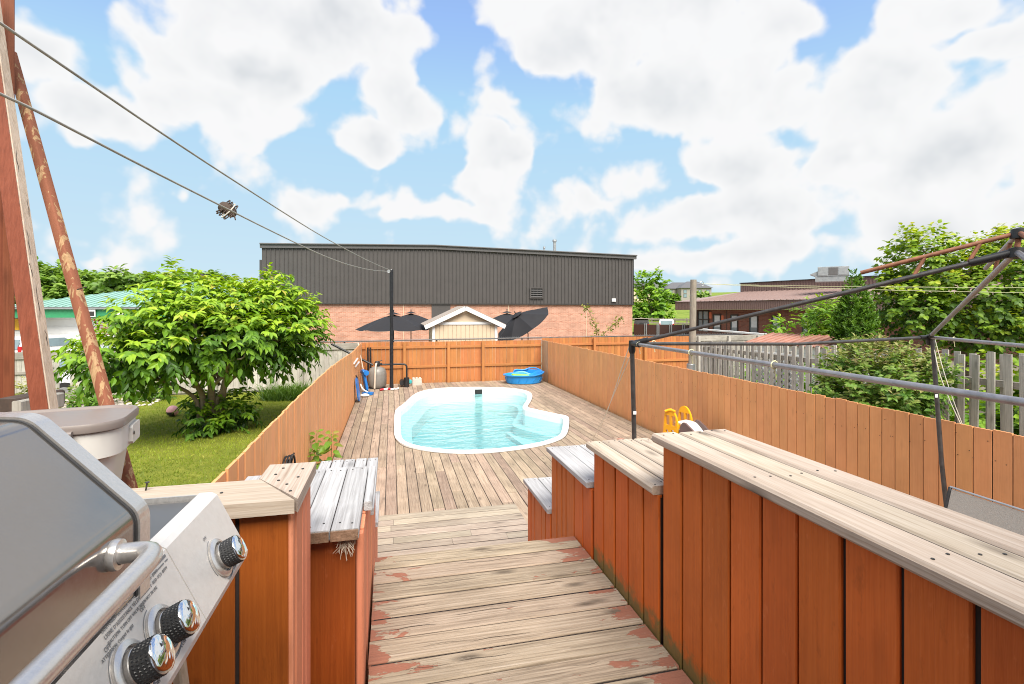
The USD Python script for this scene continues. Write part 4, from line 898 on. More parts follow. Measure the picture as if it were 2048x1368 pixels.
obj('side_cladding', cat([box(HX0 - .02, HX0 + .02, HYf + .02, 60, HZb, 7.0), box(HX1 - .04, HX1, HYf + .02, 60, HZb, 6.8)]), 'metal_siding', hall)
obj('flashing', box(HX0 - .05, HX1 + .05, HYf - .06, HYf + .12, HZb - .07, HZb + .02), 'frame_dark', hall)
for x0, x1 in ((HX0 - .12, HPX), (HPX, HX1 + .22)):
    obj('fascia', sweep(rect(.26, .30, .01), (x0, HYf - .02, roof_z(x0) - .15), (x1, HYf - .02, roof_z(x1) - .15)), 'metal_trim', hall)
    obj('gutter', sweep(rect(.16, .09, .02), (x0, HYf - .20, roof_z(x0) + .0), (x1, HYf - .20, roof_z(x1) + .0)), 'metal_trim', hall)
rz0, rzp, rz1 = (float(roof_z(x)) - .02 for x in (HX0, HPX, HX1))
obj('roof', (np.array([(HX0, 40, rz0), (HPX, 40, rzp), (HX1, 40, rz1), (HX0, 60, rz0), (HPX, 60, rzp), (HX1, 60, rz1)]), np.array([[0, 1, 4], [0, 4, 3], [1, 2, 5], [1, 5, 4]])), 'metal_trim', hall)
obj('wall_return', box(HX0 - .32, HX0 - .05, HYf + .6, HYf + 3, 2.9, 6.1), 'metal_siding', hall)
vn = obj('wall_vent', cat([box(10.92, 12.08, 39.86, 39.95, 3.36, 3.45), box(10.92, 12.08, 39.86, 39.95, 4.17, 4.26), box(10.92, 11.02, 39.86, 39.95, 3.45, 4.17), box(11.98, 12.08, 39.86, 39.95, 3.45, 4.17)]), 'metal_siding', hall)
obj('vent_back', box(11.03, 11.97, 39.93, 39.945, 3.46, 4.16), 'vent_dark', vn)
for k in range(4):
    z = 3.50 + k * .17
    obj('louvre', (np.array([(11.03, 39.93, z + .055), (11.97, 39.93, z + .055), (11.97, 39.855, z), (11.03, 39.855, z), (11.03, 39.93, z + .045), (11.97, 39.93, z + .045), (11.97, 39.86, z - .01), (11.03, 39.86, z - .01)]), np.array([[0, 3, 2], [0, 2, 1], [4, 5, 6], [4, 6, 7], [3, 7, 6], [3, 6, 2]])), 'metal_trim', vn)
obj('doorway_panel', box(3.05, 4.50, 40.02, 40.095, -.2, HZb - .075), 'metal_siding', hall)
obj('wall_light', box(18.1, 18.45, 39.85, 39.95, 3.12, 3.38, .02), 'white_paint', hall)
for x, h, r in ((13.55, 1.05, .13), (12.62, .42, .07)):
    z = float(roof_z(x))
    pi = obj('flue', tube([(x, 41.5, z - .3), (x, 41.5, z + h)], r, 12), 'galvanised', hall, smooth=40)
    obj('flue_cap', lathe([(.0001, .16), (r * 1.35, .16), (r * 1.5, .0), (r * .9, .0)], 14, (x, 41.5, z + h)), 'galvanised', pi, smooth=40)
for x in (.9, 9.2, 15.9): obj('downpipe', box(x - .025, x + .025, 40.055, 40.098, -.2, HZb - .08), 'beige_siding', hall)

# ------------------------------------------------------------------ patio: shed and black umbrellas behind the end fence
sh = thing('garden_shed', 'small beige gabled shed with white trim behind the end fence', 'shed')
SX, SY, SW, ZE, ZP = 2.72, 19.2, 1.24, 1.92, 2.46
for k in range(14):
    x0 = SX - SW + .1 + k * (2 * SW - .2) / 14; x1 = x0 + (2 * SW - .2) / 14
    obj('siding_board', sweep(rect(x1 - x0 - .012, .02, .003), ((x0 + x1) / 2, SY + .012, -.2), ((x0 + x1) / 2, SY + .012, ZE - .05), up=(0, 1, 0)), 'beige_siding', sh)
obj('wall_core', box(SX - SW + .02, SX + SW - .02, SY + .03, SY + 2.0, -.2, ZE), 'beige_siding', sh)
obj('gable', (np.array([(SX - SW, SY + .02, ZE), (SX + SW, SY + .02, ZE), (SX, SY + .02, ZP + .02), (SX - SW, SY + 2, ZE), (SX + SW, SY + 2, ZE), (SX, SY + 2, ZP + .02)]), np.array([[0, 1, 2], [3, 5, 4], [0, 2, 5], [0, 5, 3], [1, 4, 5], [1, 5, 2]])), 'beige_siding', sh)
for s in (-1, 1):
    obj('corner_trim', box(SX + s * (SW - .05) - .05, SX + s * (SW - .05) + .05, SY - .02, SY + .01, -.2, ZE - .06), 'white_paint', sh)
    e = np.array([SX + s * (SW + .28), SY - .14, ZE - .12]); pk = np.array([SX, SY - .14, ZP + .05])
    obj('barge_board', sweep(rect(.03, .15, .004), e + [0, -.02, -.03], pk + [0, -.02 - .002 * s, -.03]), 'white_paint', sh)
    n_ = np.cross([0, 1, 0], pk - e); n_ = unit(n_) * np.sign(unit(n_)[2]); a_, b_ = e + n_ * .05, pk + n_ * .05
    obj('roof_slope', cat([sweep(rect(.045, 2.35), (a_ + pk * 0 + (b_ - a_) * 0) + [0, 1.15, 0], b_ + [0, 1.15, 0], up=tuple(np.cross(unit(pk - e), n_)))]), 'shingle', sh)
obj('tie_board', box(SX - SW, SX + SW, SY - .025, SY + .0, ZE - .05, ZE + .05), 'white_paint', sh)
def umbrella(label, top, R, drop, ground, tilt=(0, 0), ribs=8, sag=.05):
    """Open parasol: canopy in panels, ribs, pole."""
    u = thing('patio_umbrella', label, 'umbrella', group=None)
    a = np.arange(ribs) / ribs * 2 * np.pi; ax = unit([tilt[0], tilt[1], 1]); ex = unit(np.cross((0, 1, 0), ax)); ey = np.cross(ax, ex); top = np.asarray(top, float)
    for k in range(ribs):
        V = []; m = 5
        for i_ in range(m):
            r = R * i_ / (m - 1); d = drop * (i_ / (m - 1)) ** 1.25
            for j in range(5):
                aa = a[k] + (2 * np.pi / ribs) * j / 4; sc = math.cos(np.pi / ribs) / math.cos((j / 4 - .5) * 2 * np.pi / ribs)
                dip = sag * (i_ / (m - 1)) * (1 - (2 * j / 4 - 1) ** 2)
                V.append(top + ex * r * sc * math.cos(aa) + ey * r * sc * math.sin(aa) - ax * (d + dip))
        F = []
        for i_ in range(m - 1):
            for j in range(4):
                q = i_ * 5 + j; F += [[q, q + 5, q + 6], [q, q + 6, q + 1]]
        obj('canopy_panel', (np.array(V), np.array(F)), 'umbrella_black', u, smooth=True)
        e = top + ex * R * math.cos(a[k]) + ey * R * math.sin(a[k]) - ax * (drop + .015)
        obj('rib', tube([top - ax * .02, top * .45 + e * .55 + ax * (drop * .06), e], .010, 5), 'black_steel', u)
    obj('vent_cap', lathe([(.0001, .10), (R * .10, .055), (R * .20, .005)], ribs, top, ax), 'umbrella_black', u)
    obj('finial', lathe([(.0001, .20), (.03, .17), (.018, .13), (.02, .08)], 8, top, ax), 'black_steel', u)
    hinge = top - ax * (drop + .5); obj('pole', tube([top, hinge, (hinge[0], hinge[1], ground)], .022, 8), 'black_steel', u)
umbrella('widest black patio umbrella, open behind the black pole', at(787, 629, Y=21.5), 1.50, .60, -.2)
umbrella('black patio umbrella touching the left eave of the shed, behind the widest one', at(822, 627, Y=24.5), 1.42, .56, -.2)
umbrella('upright black patio umbrella right of the shed', at(1014, 626, Y=24.5), 1.40, .60, -.2)
umbrella('black patio umbrella tipped over on its side right of the shed', at(1033, 630, Y=21.3), 1.36, .50, -.2, tilt=(-.67, -.16))

# ------------------------------------------------------------------ brown school building to the right
sc_ = thing('brown_building', 'low brown brick building with ribbed brown metal eaves and roof', 'building')
A, B2 = np.array([24.2, 37.4]), np.array([28.2, 22.0])
du = unit([*(B2 - A), 0])[:2]; dn = np.array([-du[1], du[0]]);  # along the wall, and away from the camera
if dn @ A < 0: dn = -dn
def W(u, v, z): return np.array([*(A + du * u + dn * v), z])
def wbox(u0, u1, v0, v1, z0, z1, c=0.0):
    return sweep(rect(abs(v1 - v0), z1 - z0, c), W(u0, (v0 + v1) / 2, (z0 + z1) / 2), W(u1, (v0 + v1) / 2, (z0 + z1) / 2))
obj('brick_wall', wbox(0, 24, .0, 14, -.8, 2.42), 'red_brick', sc_)
def ribbed(u0, u1, v, zf0, zf1, pitch, depth, v2=None):
    us = np.arange(u0, u1, pitch / 2); k = np.arange(len(us)) % 2; n_ = len(us)
    lo = np.array([W(u, v - depth * kk, zf0(u) if callable(zf0) else zf0) for u, kk in zip(us, k)]); hi = np.array([W(u, (v if v2 is None else v2) - depth * kk, (zf1(u) if callable(zf1) else zf1)) for u, kk in zip(us, k)]); i = np.arange(n_ - 1)
    return np.vstack([lo, hi]), np.vstack([np.stack([i, i + 1, i + n_ + 1], 1), np.stack([i, i + n_ + 1, i + n_], 1)])
obj('fascia', ribbed(-1.0, 24, -1.0, 2.44, 3.10, .16, .03), 'brown_metal', sc_)
obj('fascia_end', cat([sweep(rect(.05, .66), W(-1.0, -1.0, 2.77), W(-1.0, 8, 2.77))]), 'brown_metal', sc_)
obj('soffit', wbox(-1.0, 24, -1.0, 0, 2.425, 2.44), 'brown_metal', sc_)
rr = 4.0
rf = [W(-1.05, -1.08, 3.10), W(24, -1.08, 3.10), W(24, 5.0, 3.96), W(.6, 5.0, 3.96), W(-1.05, 10, 3.10), W(.6, 9, 3.96)]
obj('roof', (np.array(rf), np.array([[0, 1, 2], [0, 2, 3], [0, 3, 5], [0, 5, 4]])), 'brown_roof', sc_)
us = np.arange(1.2, 24, .45)
obj('roof_ribs', cat([sweep(rect(.05, .05), W(u, -1.06, 3.125), W(u, 4.98, 3.985)) for u in us]), 'brown_roof', sc_)
obj('parapet', ribbed(.6, 24, 5.0, 3.9, 4.68, .22, .04), 'brown_metal', sc_)
obj('parapet_cap', wbox(.55, 24, 4.9, 5.3, 4.68, 4.75), 'frame_dark', sc_)
obj('parapet_end', sweep(rect(.05, .78), W(.6, 5.0, 4.29), W(.6, 9, 4.29)), 'brown_metal', sc_)
hv = thing('rooftop_unit', 'grey ventilation unit standing on the brown roof', 'rooftop unit')
c = at(1662, 550, D=33.5)
hd = unit([c[0], c[1], 0]); hs = np.array([hd[1], -hd[0], 0])
def H(u, v, z): return np.array([c[0], c[1], 0]) + hs * u + hd * v + [0, 0, z]
def hbox(u0, u1, v0, v1, z0, z1, cc=.01): return sweep(rect(v1 - v0, z1 - z0, cc), H(u0, (v0 + v1) / 2, (z0 + z1) / 2), H(u1, (v0 + v1) / 2, (z0 + z1) / 2))
obj('casing', hbox(-.75, 1.0, 0, 1.4, 4.66, 5.28), 'galvanised', hv)
for u in (-.72, -.14, .44): obj('panel', hbox(u, u + .52, -.02, -.001, 4.72, 5.22), 'metal_trim' if u == -.14 else 'galvanised', hv)
obj('kerb', hbox(-.9, .95, .05, 1.3, 4.30, 4.655), 'galvanised', hv)
obj('intake_hood', (np.array([H(-.76, .1, 5.0), H(-1.2, .1, 4.80), H(-.76, .1, 4.62), H(-.76, 1.2, 5.0), H(-1.2, 1.2, 4.80), H(-.76, 1.2, 4.62)]), np.array([[0, 1, 2], [3, 5, 4], [0, 3, 4], [0, 4, 1], [1, 4, 5], [1, 5, 2]])), 'galvanised', hv)
def uof(px):
    v = direction(px, 620)[:2]; M_ = np.array([v, -du]).T; s, u = np.linalg.solve(M_, A); return u
for p0, p1, z0, z1 in ((1428, 1441, .75, 2.02), (1463, 1475, .75, 2.00), (1501, 1515, .8, 2.00), (1546, 1561, .7, 1.95), (1607, 1624, .55, 1.9), (1660, 1680, .5, 1.9)):
    u0, u1 = uof(p0), uof(p1)
    w_ = obj('window', cat([wbox(u0 - .07, u1 + .07, -.07, -.004, z1, z1 + .08), wbox(u0 - .07, u1 + .07, -.10, -.004, z0 - .08, z0), wbox(u0 - .07, u0, -.07, -.004, z0, z1), wbox(u1, u1 + .07, -.07, -.004, z0, z1)]), 'frame_dark', sc_)
    obj('pane', wbox(u0, u1, -.025, -.015, z0 + .002, z1 - .002), 'window_glass', w_)
    obj('blind', wbox(u0 + (u1 - u0) * .15, u1 - .02, -.040, -.028, z0 + .35, z1 - .05), 'blind_white', w_)
u0, u1, u2 = uof(1397), uof(1406), uof(1417)
en = obj('entrance_frame', cat([wbox(u, u + .07, -.09, -.004, .1, 2.38) for u in (u0, u1, u2)] + [wbox(u0 + .072, u2 - .002, -.085, -.006, z, z + .07) for z in (1.62, 2.31, .12)]), 'frame_dark', sc_)
obj('pane', wbox(u0 + .07, u2, -.04, -.02, .2, 2.3), 'window_glass', en)
obj('entrance_recess', wbox(uof(1387), uof(1395), -.03, -.003, -.2, 2.38), 'frame_dark', sc_)
for px, z in ((1421, 2.0), (1445, 1.75)):
    u = uof(px); obj('wall_notice', wbox(u - .18, u + .12, -.03, -.004, z - .25, z + .25), 'sign_orange', sc_)
obj('wall_joint', wbox(uof(1453), uof(1453) + .05, -.02, -.002, .0, 2.40), 'frame_dark', sc_)

# ------------------------------------------------------------------ vinyl fence, vehicles and houses to the right
vf_ = thing('vinyl_fence', 'dark brown panel fence with pale posts right of the hall', 'fence')
q0, q1 = at(1268, 652, Y=43)[:2], at(1395, 660, Y=39)[:2]
n_ = 5
for k in range(n_):
    a_, b_ = q0 + (q1 - q0) * k / n_, q0 + (q1 - q0) * (k + 1) / n_
    obj('panel', sweep(rect(.04, 1.62, .004), (*a_, .30), (*b_, .30)), 'brown_vinyl', vf_)
    d_ = unit([*(b_ - a_), 0])[:2]
    for s in (-.16, .0): obj('post', tube([(*(b_ + d_ * s - np.array([0, .08])), -.6), (*(b_ + d_ * s - np.array([0, .08])), 1.2)], .045, 6), 'galvanised', vf_)
vf2 = thing('vinyl_fence', 'dark brown fence with pale top rail before the brown building', 'fence')
q0, q1 = at(1393, 662, D=34), at(1560, 668, D=25)
obj('panel', sweep(rect(.05, 1.2, .004), (q0[0], q0[1], .45), (q1[0], q1[1], .45)), 'brown_vinyl', vf2)
obj('top_rail', sweep(rect(.14, .10, .01), (q0[0], q0[1], 1.16), (q1[0], q1[1], 1.16)), 'sign_white', vf2)
def vehicle(name, label, category, pos, heading, length, width, prof, glass, paint, wheel_r, dark_back=None, spare=False, lamp_z=None):
    """prof: side outline (along, height); glass: outline of the side windows. heading = direction of travel, radians from +x."""
    t = thing(name, label, category); ux = np.array([math.cos(heading), math.sin(heading), 0]); uy = np.array([-ux[1], ux[0], 0]); o = np.asarray(pos, float)
    def fr(m): return frame_mesh(m, o, ux, uy, (0, 0, 1))
    def side(poly, y0, y1, inset=0):
        m = trimesh.creation.extrude_polygon(sg.Polygon(poly), y1 - y0, engine='earcut'); v, f = vf(m)
        v = np.column_stack([v[:, 0], v[:, 2] + y0, v[:, 1]]); 
        if inset: v[:, 1] *= 1 - inset * np.clip((v[:, 2] - prof_mid) / .7, 0, 1)
        return v, f[:, ::-1]
    zmax = max(z for _, z in prof); prof_mid = zmax * .55
    obj('body', fr(side(smooth_pts(prof, 1, True), -width / 2, width / 2, .14)), paint, t, smooth=35)
    obj('side_glass', fr(side(glass, -width / 2 - .012, width / 2 + .012, .14)), 'window_glass', t)
    back = min(x for x, _ in prof)
    rg = [(back + .03, zmax * .60), (back + .10, zmax * .92)]
    obj('rear_window', fr(frame_mesh(box(-.02, .02, -width * .36, width * .36, 0, zmax * .30), (back + .02, 0, zmax * .60), (1, 0, 0), (0, 1, 0), unit((.25, 0, 1)))), 'window_glass', t)
    for s in (-1, 1):
        lz = lamp_z or zmax * .5
        obj('tail_light', fr(box(back - .03, back + .10, s * width * .44 - .09, s * width * .44 + .09, lz, lz + .32, .02)), 'lamp_red', t)
        for x in (back + .75, back + length - .85):
            wh = obj('wheel', fr(lathe([(.0001, -.11), (wheel_r, -.11), (wheel_r, .11), (.0001, .11)], 18, (x, s * (width / 2 - .09), wheel_r), (0, 1, 0))), 'tyre', t, smooth=40)
            obj('rim', fr(lathe([(.0001, .0), (wheel_r * .6, .0)], 12, (x, s * (width / 2 + .025), wheel_r), (0, s, 0))), 'galvanised', wh)
    obj('bumper', fr(box(back - .08, back + .06, -width * .48, width * .48, wheel_r * .9, wheel_r * .9 + .22, .03)), 'car_dark' if spare else paint, t)
    if spare:
        sp = obj('spare_wheel', fr(lathe([(.0001, .11), (.2, .13), (.37, .1), (.37, -.08), (.0001, -.08)], 20, (back - .12, 0, zmax * .55), (-1, 0, 0))), 'tyre', t, smooth=40)
        obj('soft_top', fr(box(back + .05, back + 2.2, -width * .46, width * .46, zmax * .985, zmax * 1.02, .02)), 'car_tan', t)
    return t
away = math.atan2(math.cos(_t), math.sin(_t))
jc = at(1283, 650, D=58)
vehicle('parked_car', 'dark boxy off-road car with spare wheel seen from behind beyond the vinyl fence', 'car', (jc[0], jc[1], -.40), math.atan2(jc[1], jc[0]), 3.9, 1.75, [(0, .45), (0, 1.2), (.12, 1.8), (2.3, 1.82), (2.75, 1.2), (3.9, 1.1), (3.9, .45)], [(.2, 1.2), (.28, 1.68), (2.2, 1.68), (2.55, 1.2)], 'car_dark', .40, spare=True)
jc = at(1333, 655, D=62)
vehicle('parked_car', 'white car seen from behind beyond the vinyl fence', 'car', (jc[0], jc[1], -.33), math.atan2(jc[1], jc[0]), 4.5, 1.82, [(0, .4), (-.02, .95), (.35, 1.5), (1.2, 1.62), (2.4, 1.6), (3.2, 1.05), (4.4, .85), (4.5, .4)], [(.45, 1.02), (.75, 1.45), (2.3, 1.48), (2.95, 1.02)], 'car_white', .35)
wcar = at(128, 712, Y=20.5)
vehicle('parked_car', 'white car with red tail light behind the gap in the grey fence', 'car', (-11.05, 20.0, -.62), math.radians(8), 4.6, 1.85, [(0, .4), (-.02, 1.05), (.30, 1.68), (1.1, 1.80), (2.5, 1.76), (3.35, 1.15), (4.5, .95), (4.6, .4)], [(.45, 1.12), (.72, 1.60), (2.35, 1.60), (3.0, 1.12)], 'car_white', .36, lamp_z=.72)
jc = at(12, 690, D=26)
vehicle('parked_car', 'pale car half hidden behind the red leaning posts', 'car', (jc[0], jc[1], -.6), math.radians(70), 4.5, 1.82, [(0, .4), (-.02, 1.0), (.35, 1.55), (1.2, 1.68), (2.4, 1.62), (3.2, 1.1), (4.4, .9), (4.5, .4)], [(.45, 1.07), (.75, 1.5), (2.3, 1.5), (2.95, 1.07)], 'car_white', .35)
gr = thing('guard_rail', 'pale rail fence along the field behind the parked cars', 'guard rail')
r0, r1 = at(1262, 638, D=80), at(1400, 640, D=72)
for dz in (0, -.55): obj('rail', sweep(rect(.1, .28, .02), r0 + [0, 0, dz], r1 + [0, 0, dz]), 'pole_wood', gr)
for k in range(7):
    p_ = r0 + (r1 - r0) * k / 6; obj('post', tube([p_ + [0, .15, .25], p_ + [0, .15, -1.8]], .12, 6), 'pole_wood', gr)
def house(label, px, D, w, d, hw, hr, wall, roof, rot):
    c = at(px, 600, D=D); gz = float(hill_z(np.array(c[0]), np.array(c[1]))); t = thing('far_house', label, 'house')
    ex = np.array([math.cos(rot), math.sin(rot), 0]); ey = np.array([-ex[1], ex[0], 0]); o = np.array([c[0], c[1], gz])
    fr = lambda m: frame_mesh(m, o, ex, ey, (0, 0, 1))
    obj('wall', fr(box(-w / 2, w / 2, -d / 2, d / 2, -1, hw)), wall, t)
    e = .5; R_ = np.array([(-w / 2 - e, -d / 2 - e, hw), (w / 2 + e, -d / 2 - e, hw), (w / 2 + e, d / 2 + e, hw), (-w / 2 - e, d / 2 + e, hw), (-w / 2 + d * .4, 0, hw + hr), (w / 2 - d * .4, 0, hw + hr)])
    obj('roof', fr((R_, np.array([[0, 1, 5], [0, 5, 4], [1, 2, 5], [2, 3, 4], [2, 4, 5], [3, 0, 4], [0, 3, 2], [0, 2, 1]]))), roof, t)
    for k in range(4):
        for z in (.9, hw * .55):
            x = -w / 2 + (k + .5) * w / 4; wd = obj('window', fr(box(x - .6, x + .6, -d / 2 - .06, -d / 2 - .004, z, z + 1.3)), 'frame_dark', t)
            obj('pane', fr(box(x - .52, x + .52, -d / 2 - .075, -d / 2 - .062, z + .08, z + 1.22)), 'window_glass', wd)
for lab, px, D, w, hw, hr, wl in (('pale far house beside the hall with a hipped grey roof', 1262, 185, 12, 5.2, 2.4, 'beige_siding'), ('far house with grey roof behind the round tree', 1318, 200, 11, 4.6, 2.4, 'pale_wall'), ('far grey roofed house left of the wooden pole', 1360, 195, 13, 4.2, 2.6, 'house_wall'), ('far grey roofed house partly behind the wooden pole', 1384, 190, 11, 4.4, 2.6, 'house_wall')):
    house(lab, px, D, w, 9, hw, hr, wl, 'metal_trim', _t * -1)

# ------------------------------------------------------------------ green-roofed building on the left
gbl = thing('green_roof_building', 'white building with seafoam green metal roof and green fascia', 'building')
c0, c1 = at(-60, 620, D=30), at(560, 620, D=30)
du2 = unit([*(c1 - c0)[:2], 0])[:2]; dn2 = np.array([-du2[1], du2[0]])
if dn2 @ c0[:2] < 0: dn2 = -dn2
def G2(u, v, z): return np.array([*(c0[:2] + du2 * u + dn2 * v), z])
def gbox(u0, u1, v0, v1, z0, z1, cc=0.0): return sweep(rect(abs(v1 - v0), z1 - z0, cc), G2(u0, (v0 + v1) / 2, (z0 + z1) / 2), G2(u1, (v0 + v1) / 2, (z0 + z1) / 2))
def gu(px, v=0):
    d_ = direction(px, 620)[:2]; M_ = np.array([d_, -du2]).T; s, u = np.linalg.solve(M_, c0[:2] + dn2 * v); return u
UE = gu(508)
obj('wall', gbox(-6, UE - 1.2, .0, 12, -.8, 1.95), 'pale_wall', gbl)
for z in np.arange(-.2, 1.9, .42): obj('wall_course', gbox(-6, UE - 1.2, -.012, -.001, z, z + .40, .004), 'pale_wall', gbl)
obj('fascia', gbox(-7, UE, -.75, -.70, 1.98, 2.46), 'green_fascia', gbl)
obj('soffit', gbox(-7, UE, -.70, .0, 1.955, 1.975), 'white_paint', gbl)
obj('gutter', gbox(-7.1, UE + .1, -.92, -.76, 2.46, 2.60, .02), 'galvanised', gbl)
uA, uB = gu(290), gu(430)
ra, rp = G2(-8, -.95, 2.60), 4.25
Rv = np.array([G2(gu(18), -.95, 2.60), G2(UE + .3, -.95, 2.60), G2(gu(425, 6), 6, 4.35), G2(gu(385, 6), 6, 4.35), G2(gu(18), 13, 2.6), G2(UE + .3, 13, 2.6)])
obj('roof', (Rv, np.array([[0, 1, 2], [0, 2, 3], [0, 3, 4], [1, 5, 2], [3, 2, 5], [3, 5, 4]])), 'teal_roof', gbl)
seams = []
for u in np.arange(gu(18) + .2, UE + .2, .42):
    uL, uR = gu(385, 6), gu(425, 6)
    f_ = 1.0 if uL <= u <= uR else ((u - gu(18)) / (uL - gu(18)) if u < uL else (UE + .3 - u) / (UE + .3 - uR))
    f_ = max(.03, min(1, f_)); seams.append(sweep(rect(.035, .05), G2(u, -.95, 2.625), G2(u, -.95 + 6.95 * f_, 2.625 + 1.75 * f_)))
obj('standing_seams', cat(seams), 'teal_roof', gbl, kind='stuff')
for px in (363, 405):
    u = gu(px, 6); obj('roof_vent', lathe([(.0001, .62), (.30, .60), (.34, .38), (.24, .30), (.24, -.5)], 14, G2(u, 6, 4.35)), 'black_plastic', gbl, smooth=40)
u0, u1 = gu(176), gu(214)
sb = obj('sign_board', gbox(u0, u1, -.86, -.80, 2.02, 2.52), 'sign_white', gbl)
def on_wall(text, u, v, z, h, bold=True):
    m = meshkit.text_mesh(text, h, .01, bold); m.apply_translation(-m.bounds[0] * [1, 0, 0]); return frame_mesh(m, G2(u, v, z), (*du2, 0), (0, 0, 1), (*-dn2, 0))
obj('lettering', on_wall('MALT', u0 + .16, -.862, 2.38, .10), 'sign_red', sb)
obj('sign_band', gbox(u0 + .05, u1 - .04, -.872, -.862, 2.08, 2.34), 'frame_dark', sb)
u0, u1 = gu(188), gu(224)
sb = obj('wall_poster', gbox(u0, u1, -.06, -.014, .85, 1.92), 'sign_white', gbl)
obj('poster_band', gbox(u0 + .03, u1 - .03, -.072, -.062, 1.78, 1.89), 'sign_red', sb)
for k in range(6): obj('text_line', gbox(u0 + .1, u1 - .15 - .1 * (k % 3), -.068, -.062, .95 + k * .13, 1.0 + k * .13), 'sign_orange', sb)
u0, u1 = gu(253), gu(268); obj('sign_board', gbox(u0, u1, -.86, -.80, 2.05, 2.45), 'sign_white', gbl)
for px, nm in ((8, 'yellow_sign'),):
    u = gu(px); obj('wall_sign', gbox(u - .1, u + .95, -.10, -.02, 1.25, 1.90), nm, gbl)

# ------------------------------------------------------------------ the house the photograph is taken from
hs0 = thing('brick_house', 'brown brick house at whose back door the upper platform stands', 'house')
obj('wall', box(-7, 4.5, -6.0, -1.05, -.2, 3.45), 'house_brick', hs0)
obj('door', box(-.35, .6, -1.045, -1.0, 1.10, 3.15), 'white_paint', hs0)
wd = obj('window', box(-3.2, -1.8, -1.045, -1.02, 2.0, 3.2), 'white_paint', hs0)
obj('pane', box(-3.12, -1.88, -1.019, -1.012, 2.08, 3.12), 'window_glass', wd)
obj('eave', box(-7.3, 4.8, -6.2, -.70, 3.455, 3.60), 'white_paint', hs0)
obj('roof', (np.array([(-7.4, -.65, 3.61), (4.9, -.65, 3.61), (4.9, -3.5, 5.0), (-7.4, -3.5, 5.0), (-7.4, -6.3, 3.61), (4.9, -6.3, 3.61)]), np.array([[0, 1, 2], [0, 2, 3], [3, 2, 5], [3, 5, 4]])), 'shingle', hs0)


# ------------------------------------------------------------------ poles, cables
bp = thing('clothesline_pole', 'black steel pole standing by the pool filter, holding the two cables', 'pole')
obj('shaft', tube([(0, 15.9, -.1), (0.0, 15.9, 3.62)], .053, 14), 'black_steel', bp, smooth=40)
obj('cap', lathe([(.0001, .02), (.05, .015), (.056, -.01)], 14, (0, 15.9, 3.63)), 'black_steel', bp)
obj('pulley', cat([lathe([(.0001, .012), (.05, .014), (.038, 0), (.05, -.014), (.0001, -.012)], 14, (-.08, 15.88, 3.59), (0, 1, 0)), tube([(0, 15.9, 3.66), (-.08, 15.88, 3.59)], .008, 6)]), 'galvanised', bp)
def cable(name, label, px, near, r, mat, cat_='cable', parts=None):
    """A line in the vertical plane from the pole to a point near the house, sagging as measured."""
    p0, p1 = np.array([-.03, 15.88]), np.array(near[:2]); out = []
    for x, y in px:
        d = direction(x, y); M_ = np.array([d[:2], -(p1 - p0)]).T; s, k = np.linalg.solve(M_, p0); out.append(np.array([0, 0, EYE]) + d * s)
    out = smooth_pts(np.array(out), 2); t = thing(name, label, cat_)
    obj('line', tube(out, r, 6), mat, t, smooth=True); return t, out
NEAR = (-1.75, 2.72)
c1, o1 = cable('clothesline_cable', 'upper thin cable running from the black pole up to the left', [(782, 541), (745, 526), (700, 503), (650, 476), (600, 446), (450, 350), (300, 251), (150, 148), (0, 46), (-40, 18)], NEAR, .0072, 'cable')
c2, o2 = cable('clothesline_cable', 'lower cable with a knotted bundle, running from the black pole to the left', [(782, 543), (745, 541), (700, 531), (650, 513), (600, 490), (520, 451), (445, 413), (300, 340), (150, 262), (60, 215), (0, 188), (-40, 168)], NEAR, .0072, 'cable')
kt = thing('rope_bundle', 'knotted bundle of twigs and cord tied on the lower cable', 'rope bundle')
k0 = o2[np.argmin(np.abs(o2[:, 1] - 5.6))]
kp = smooth_pts([at(x, y, D=5.9) for x, y in ((440, 410), (447, 414), (458, 420), (470, 431))], 2); kr = np.interp(np.linspace(0, 1, len(kp)), [0, .2, .5, .8, 1], [.015, .055, .075, .055, .02])
kg = np.random.default_rng(5)
obj('bundle', tube(kp, kr, 10), 'dark_wood', kt, smooth=True)
for k in range(4):
    a = at(447 + k * 5.0, 414 + k * 3.6, D=5.85 + kg.uniform(-.05, .05)); q = [a + np.array([.07 * math.cos(u), .05 * math.sin(u), .085 * math.sin(u + 1)]) for u in np.linspace(0, 6.2, 12)]
    obj('cord', tube(q, .007, 5), 'cable_pale' if k == 2 else 'dark_wood', kt, smooth=True)
for (xa, ya), (xb, yb) in (((447, 417), (432, 423)), ((455, 424), (447, 437)), ((466, 428), (471, 440)), ((464, 430), (460, 436))):
    obj('twig', tube([at(xa, ya, D=5.85), at((xa + xb) / 2 + 1, (ya + yb) / 2, D=5.83), at(xb, yb, D=5.82)], [.012, .009, .007], 6), 'dark_wood', kt)
wp = thing('wooden_pole', 'weathered grey wooden pole with a ring hook, at the corner of the picket fence', 'pole')
b0_, t0_ = np.array([7.88, 12.3, -.2]), np.array([7.96, 12.3, 3.24])
obj('shaft', tube([b0_, b0_ * .5 + t0_ * .5 + [.01, 0, 0], t0_], [.098, .09, .082], 12), 'pole_wood', wp, smooth=40)
obj('ring_hook', cat([tube([t0_ + [.06, -.02, -.11], t0_ + [.17, -.04, -.11]], .009, 5), tube([t0_ + [.23 + .055 * math.cos(u), -.04, -.11 + .065 * math.sin(u)] for u in np.linspace(0, 6.28, 16)], .008, 5)]), 'galvanised', wp)
obj('base_sleeve', lathe([(.115, .0), (.115, .5), (.1, .52)], 12, (7.885, 12.3, .45)), 'galvanised', wp, smooth=40)
e = t0_ + [.23, -.04, -.11]
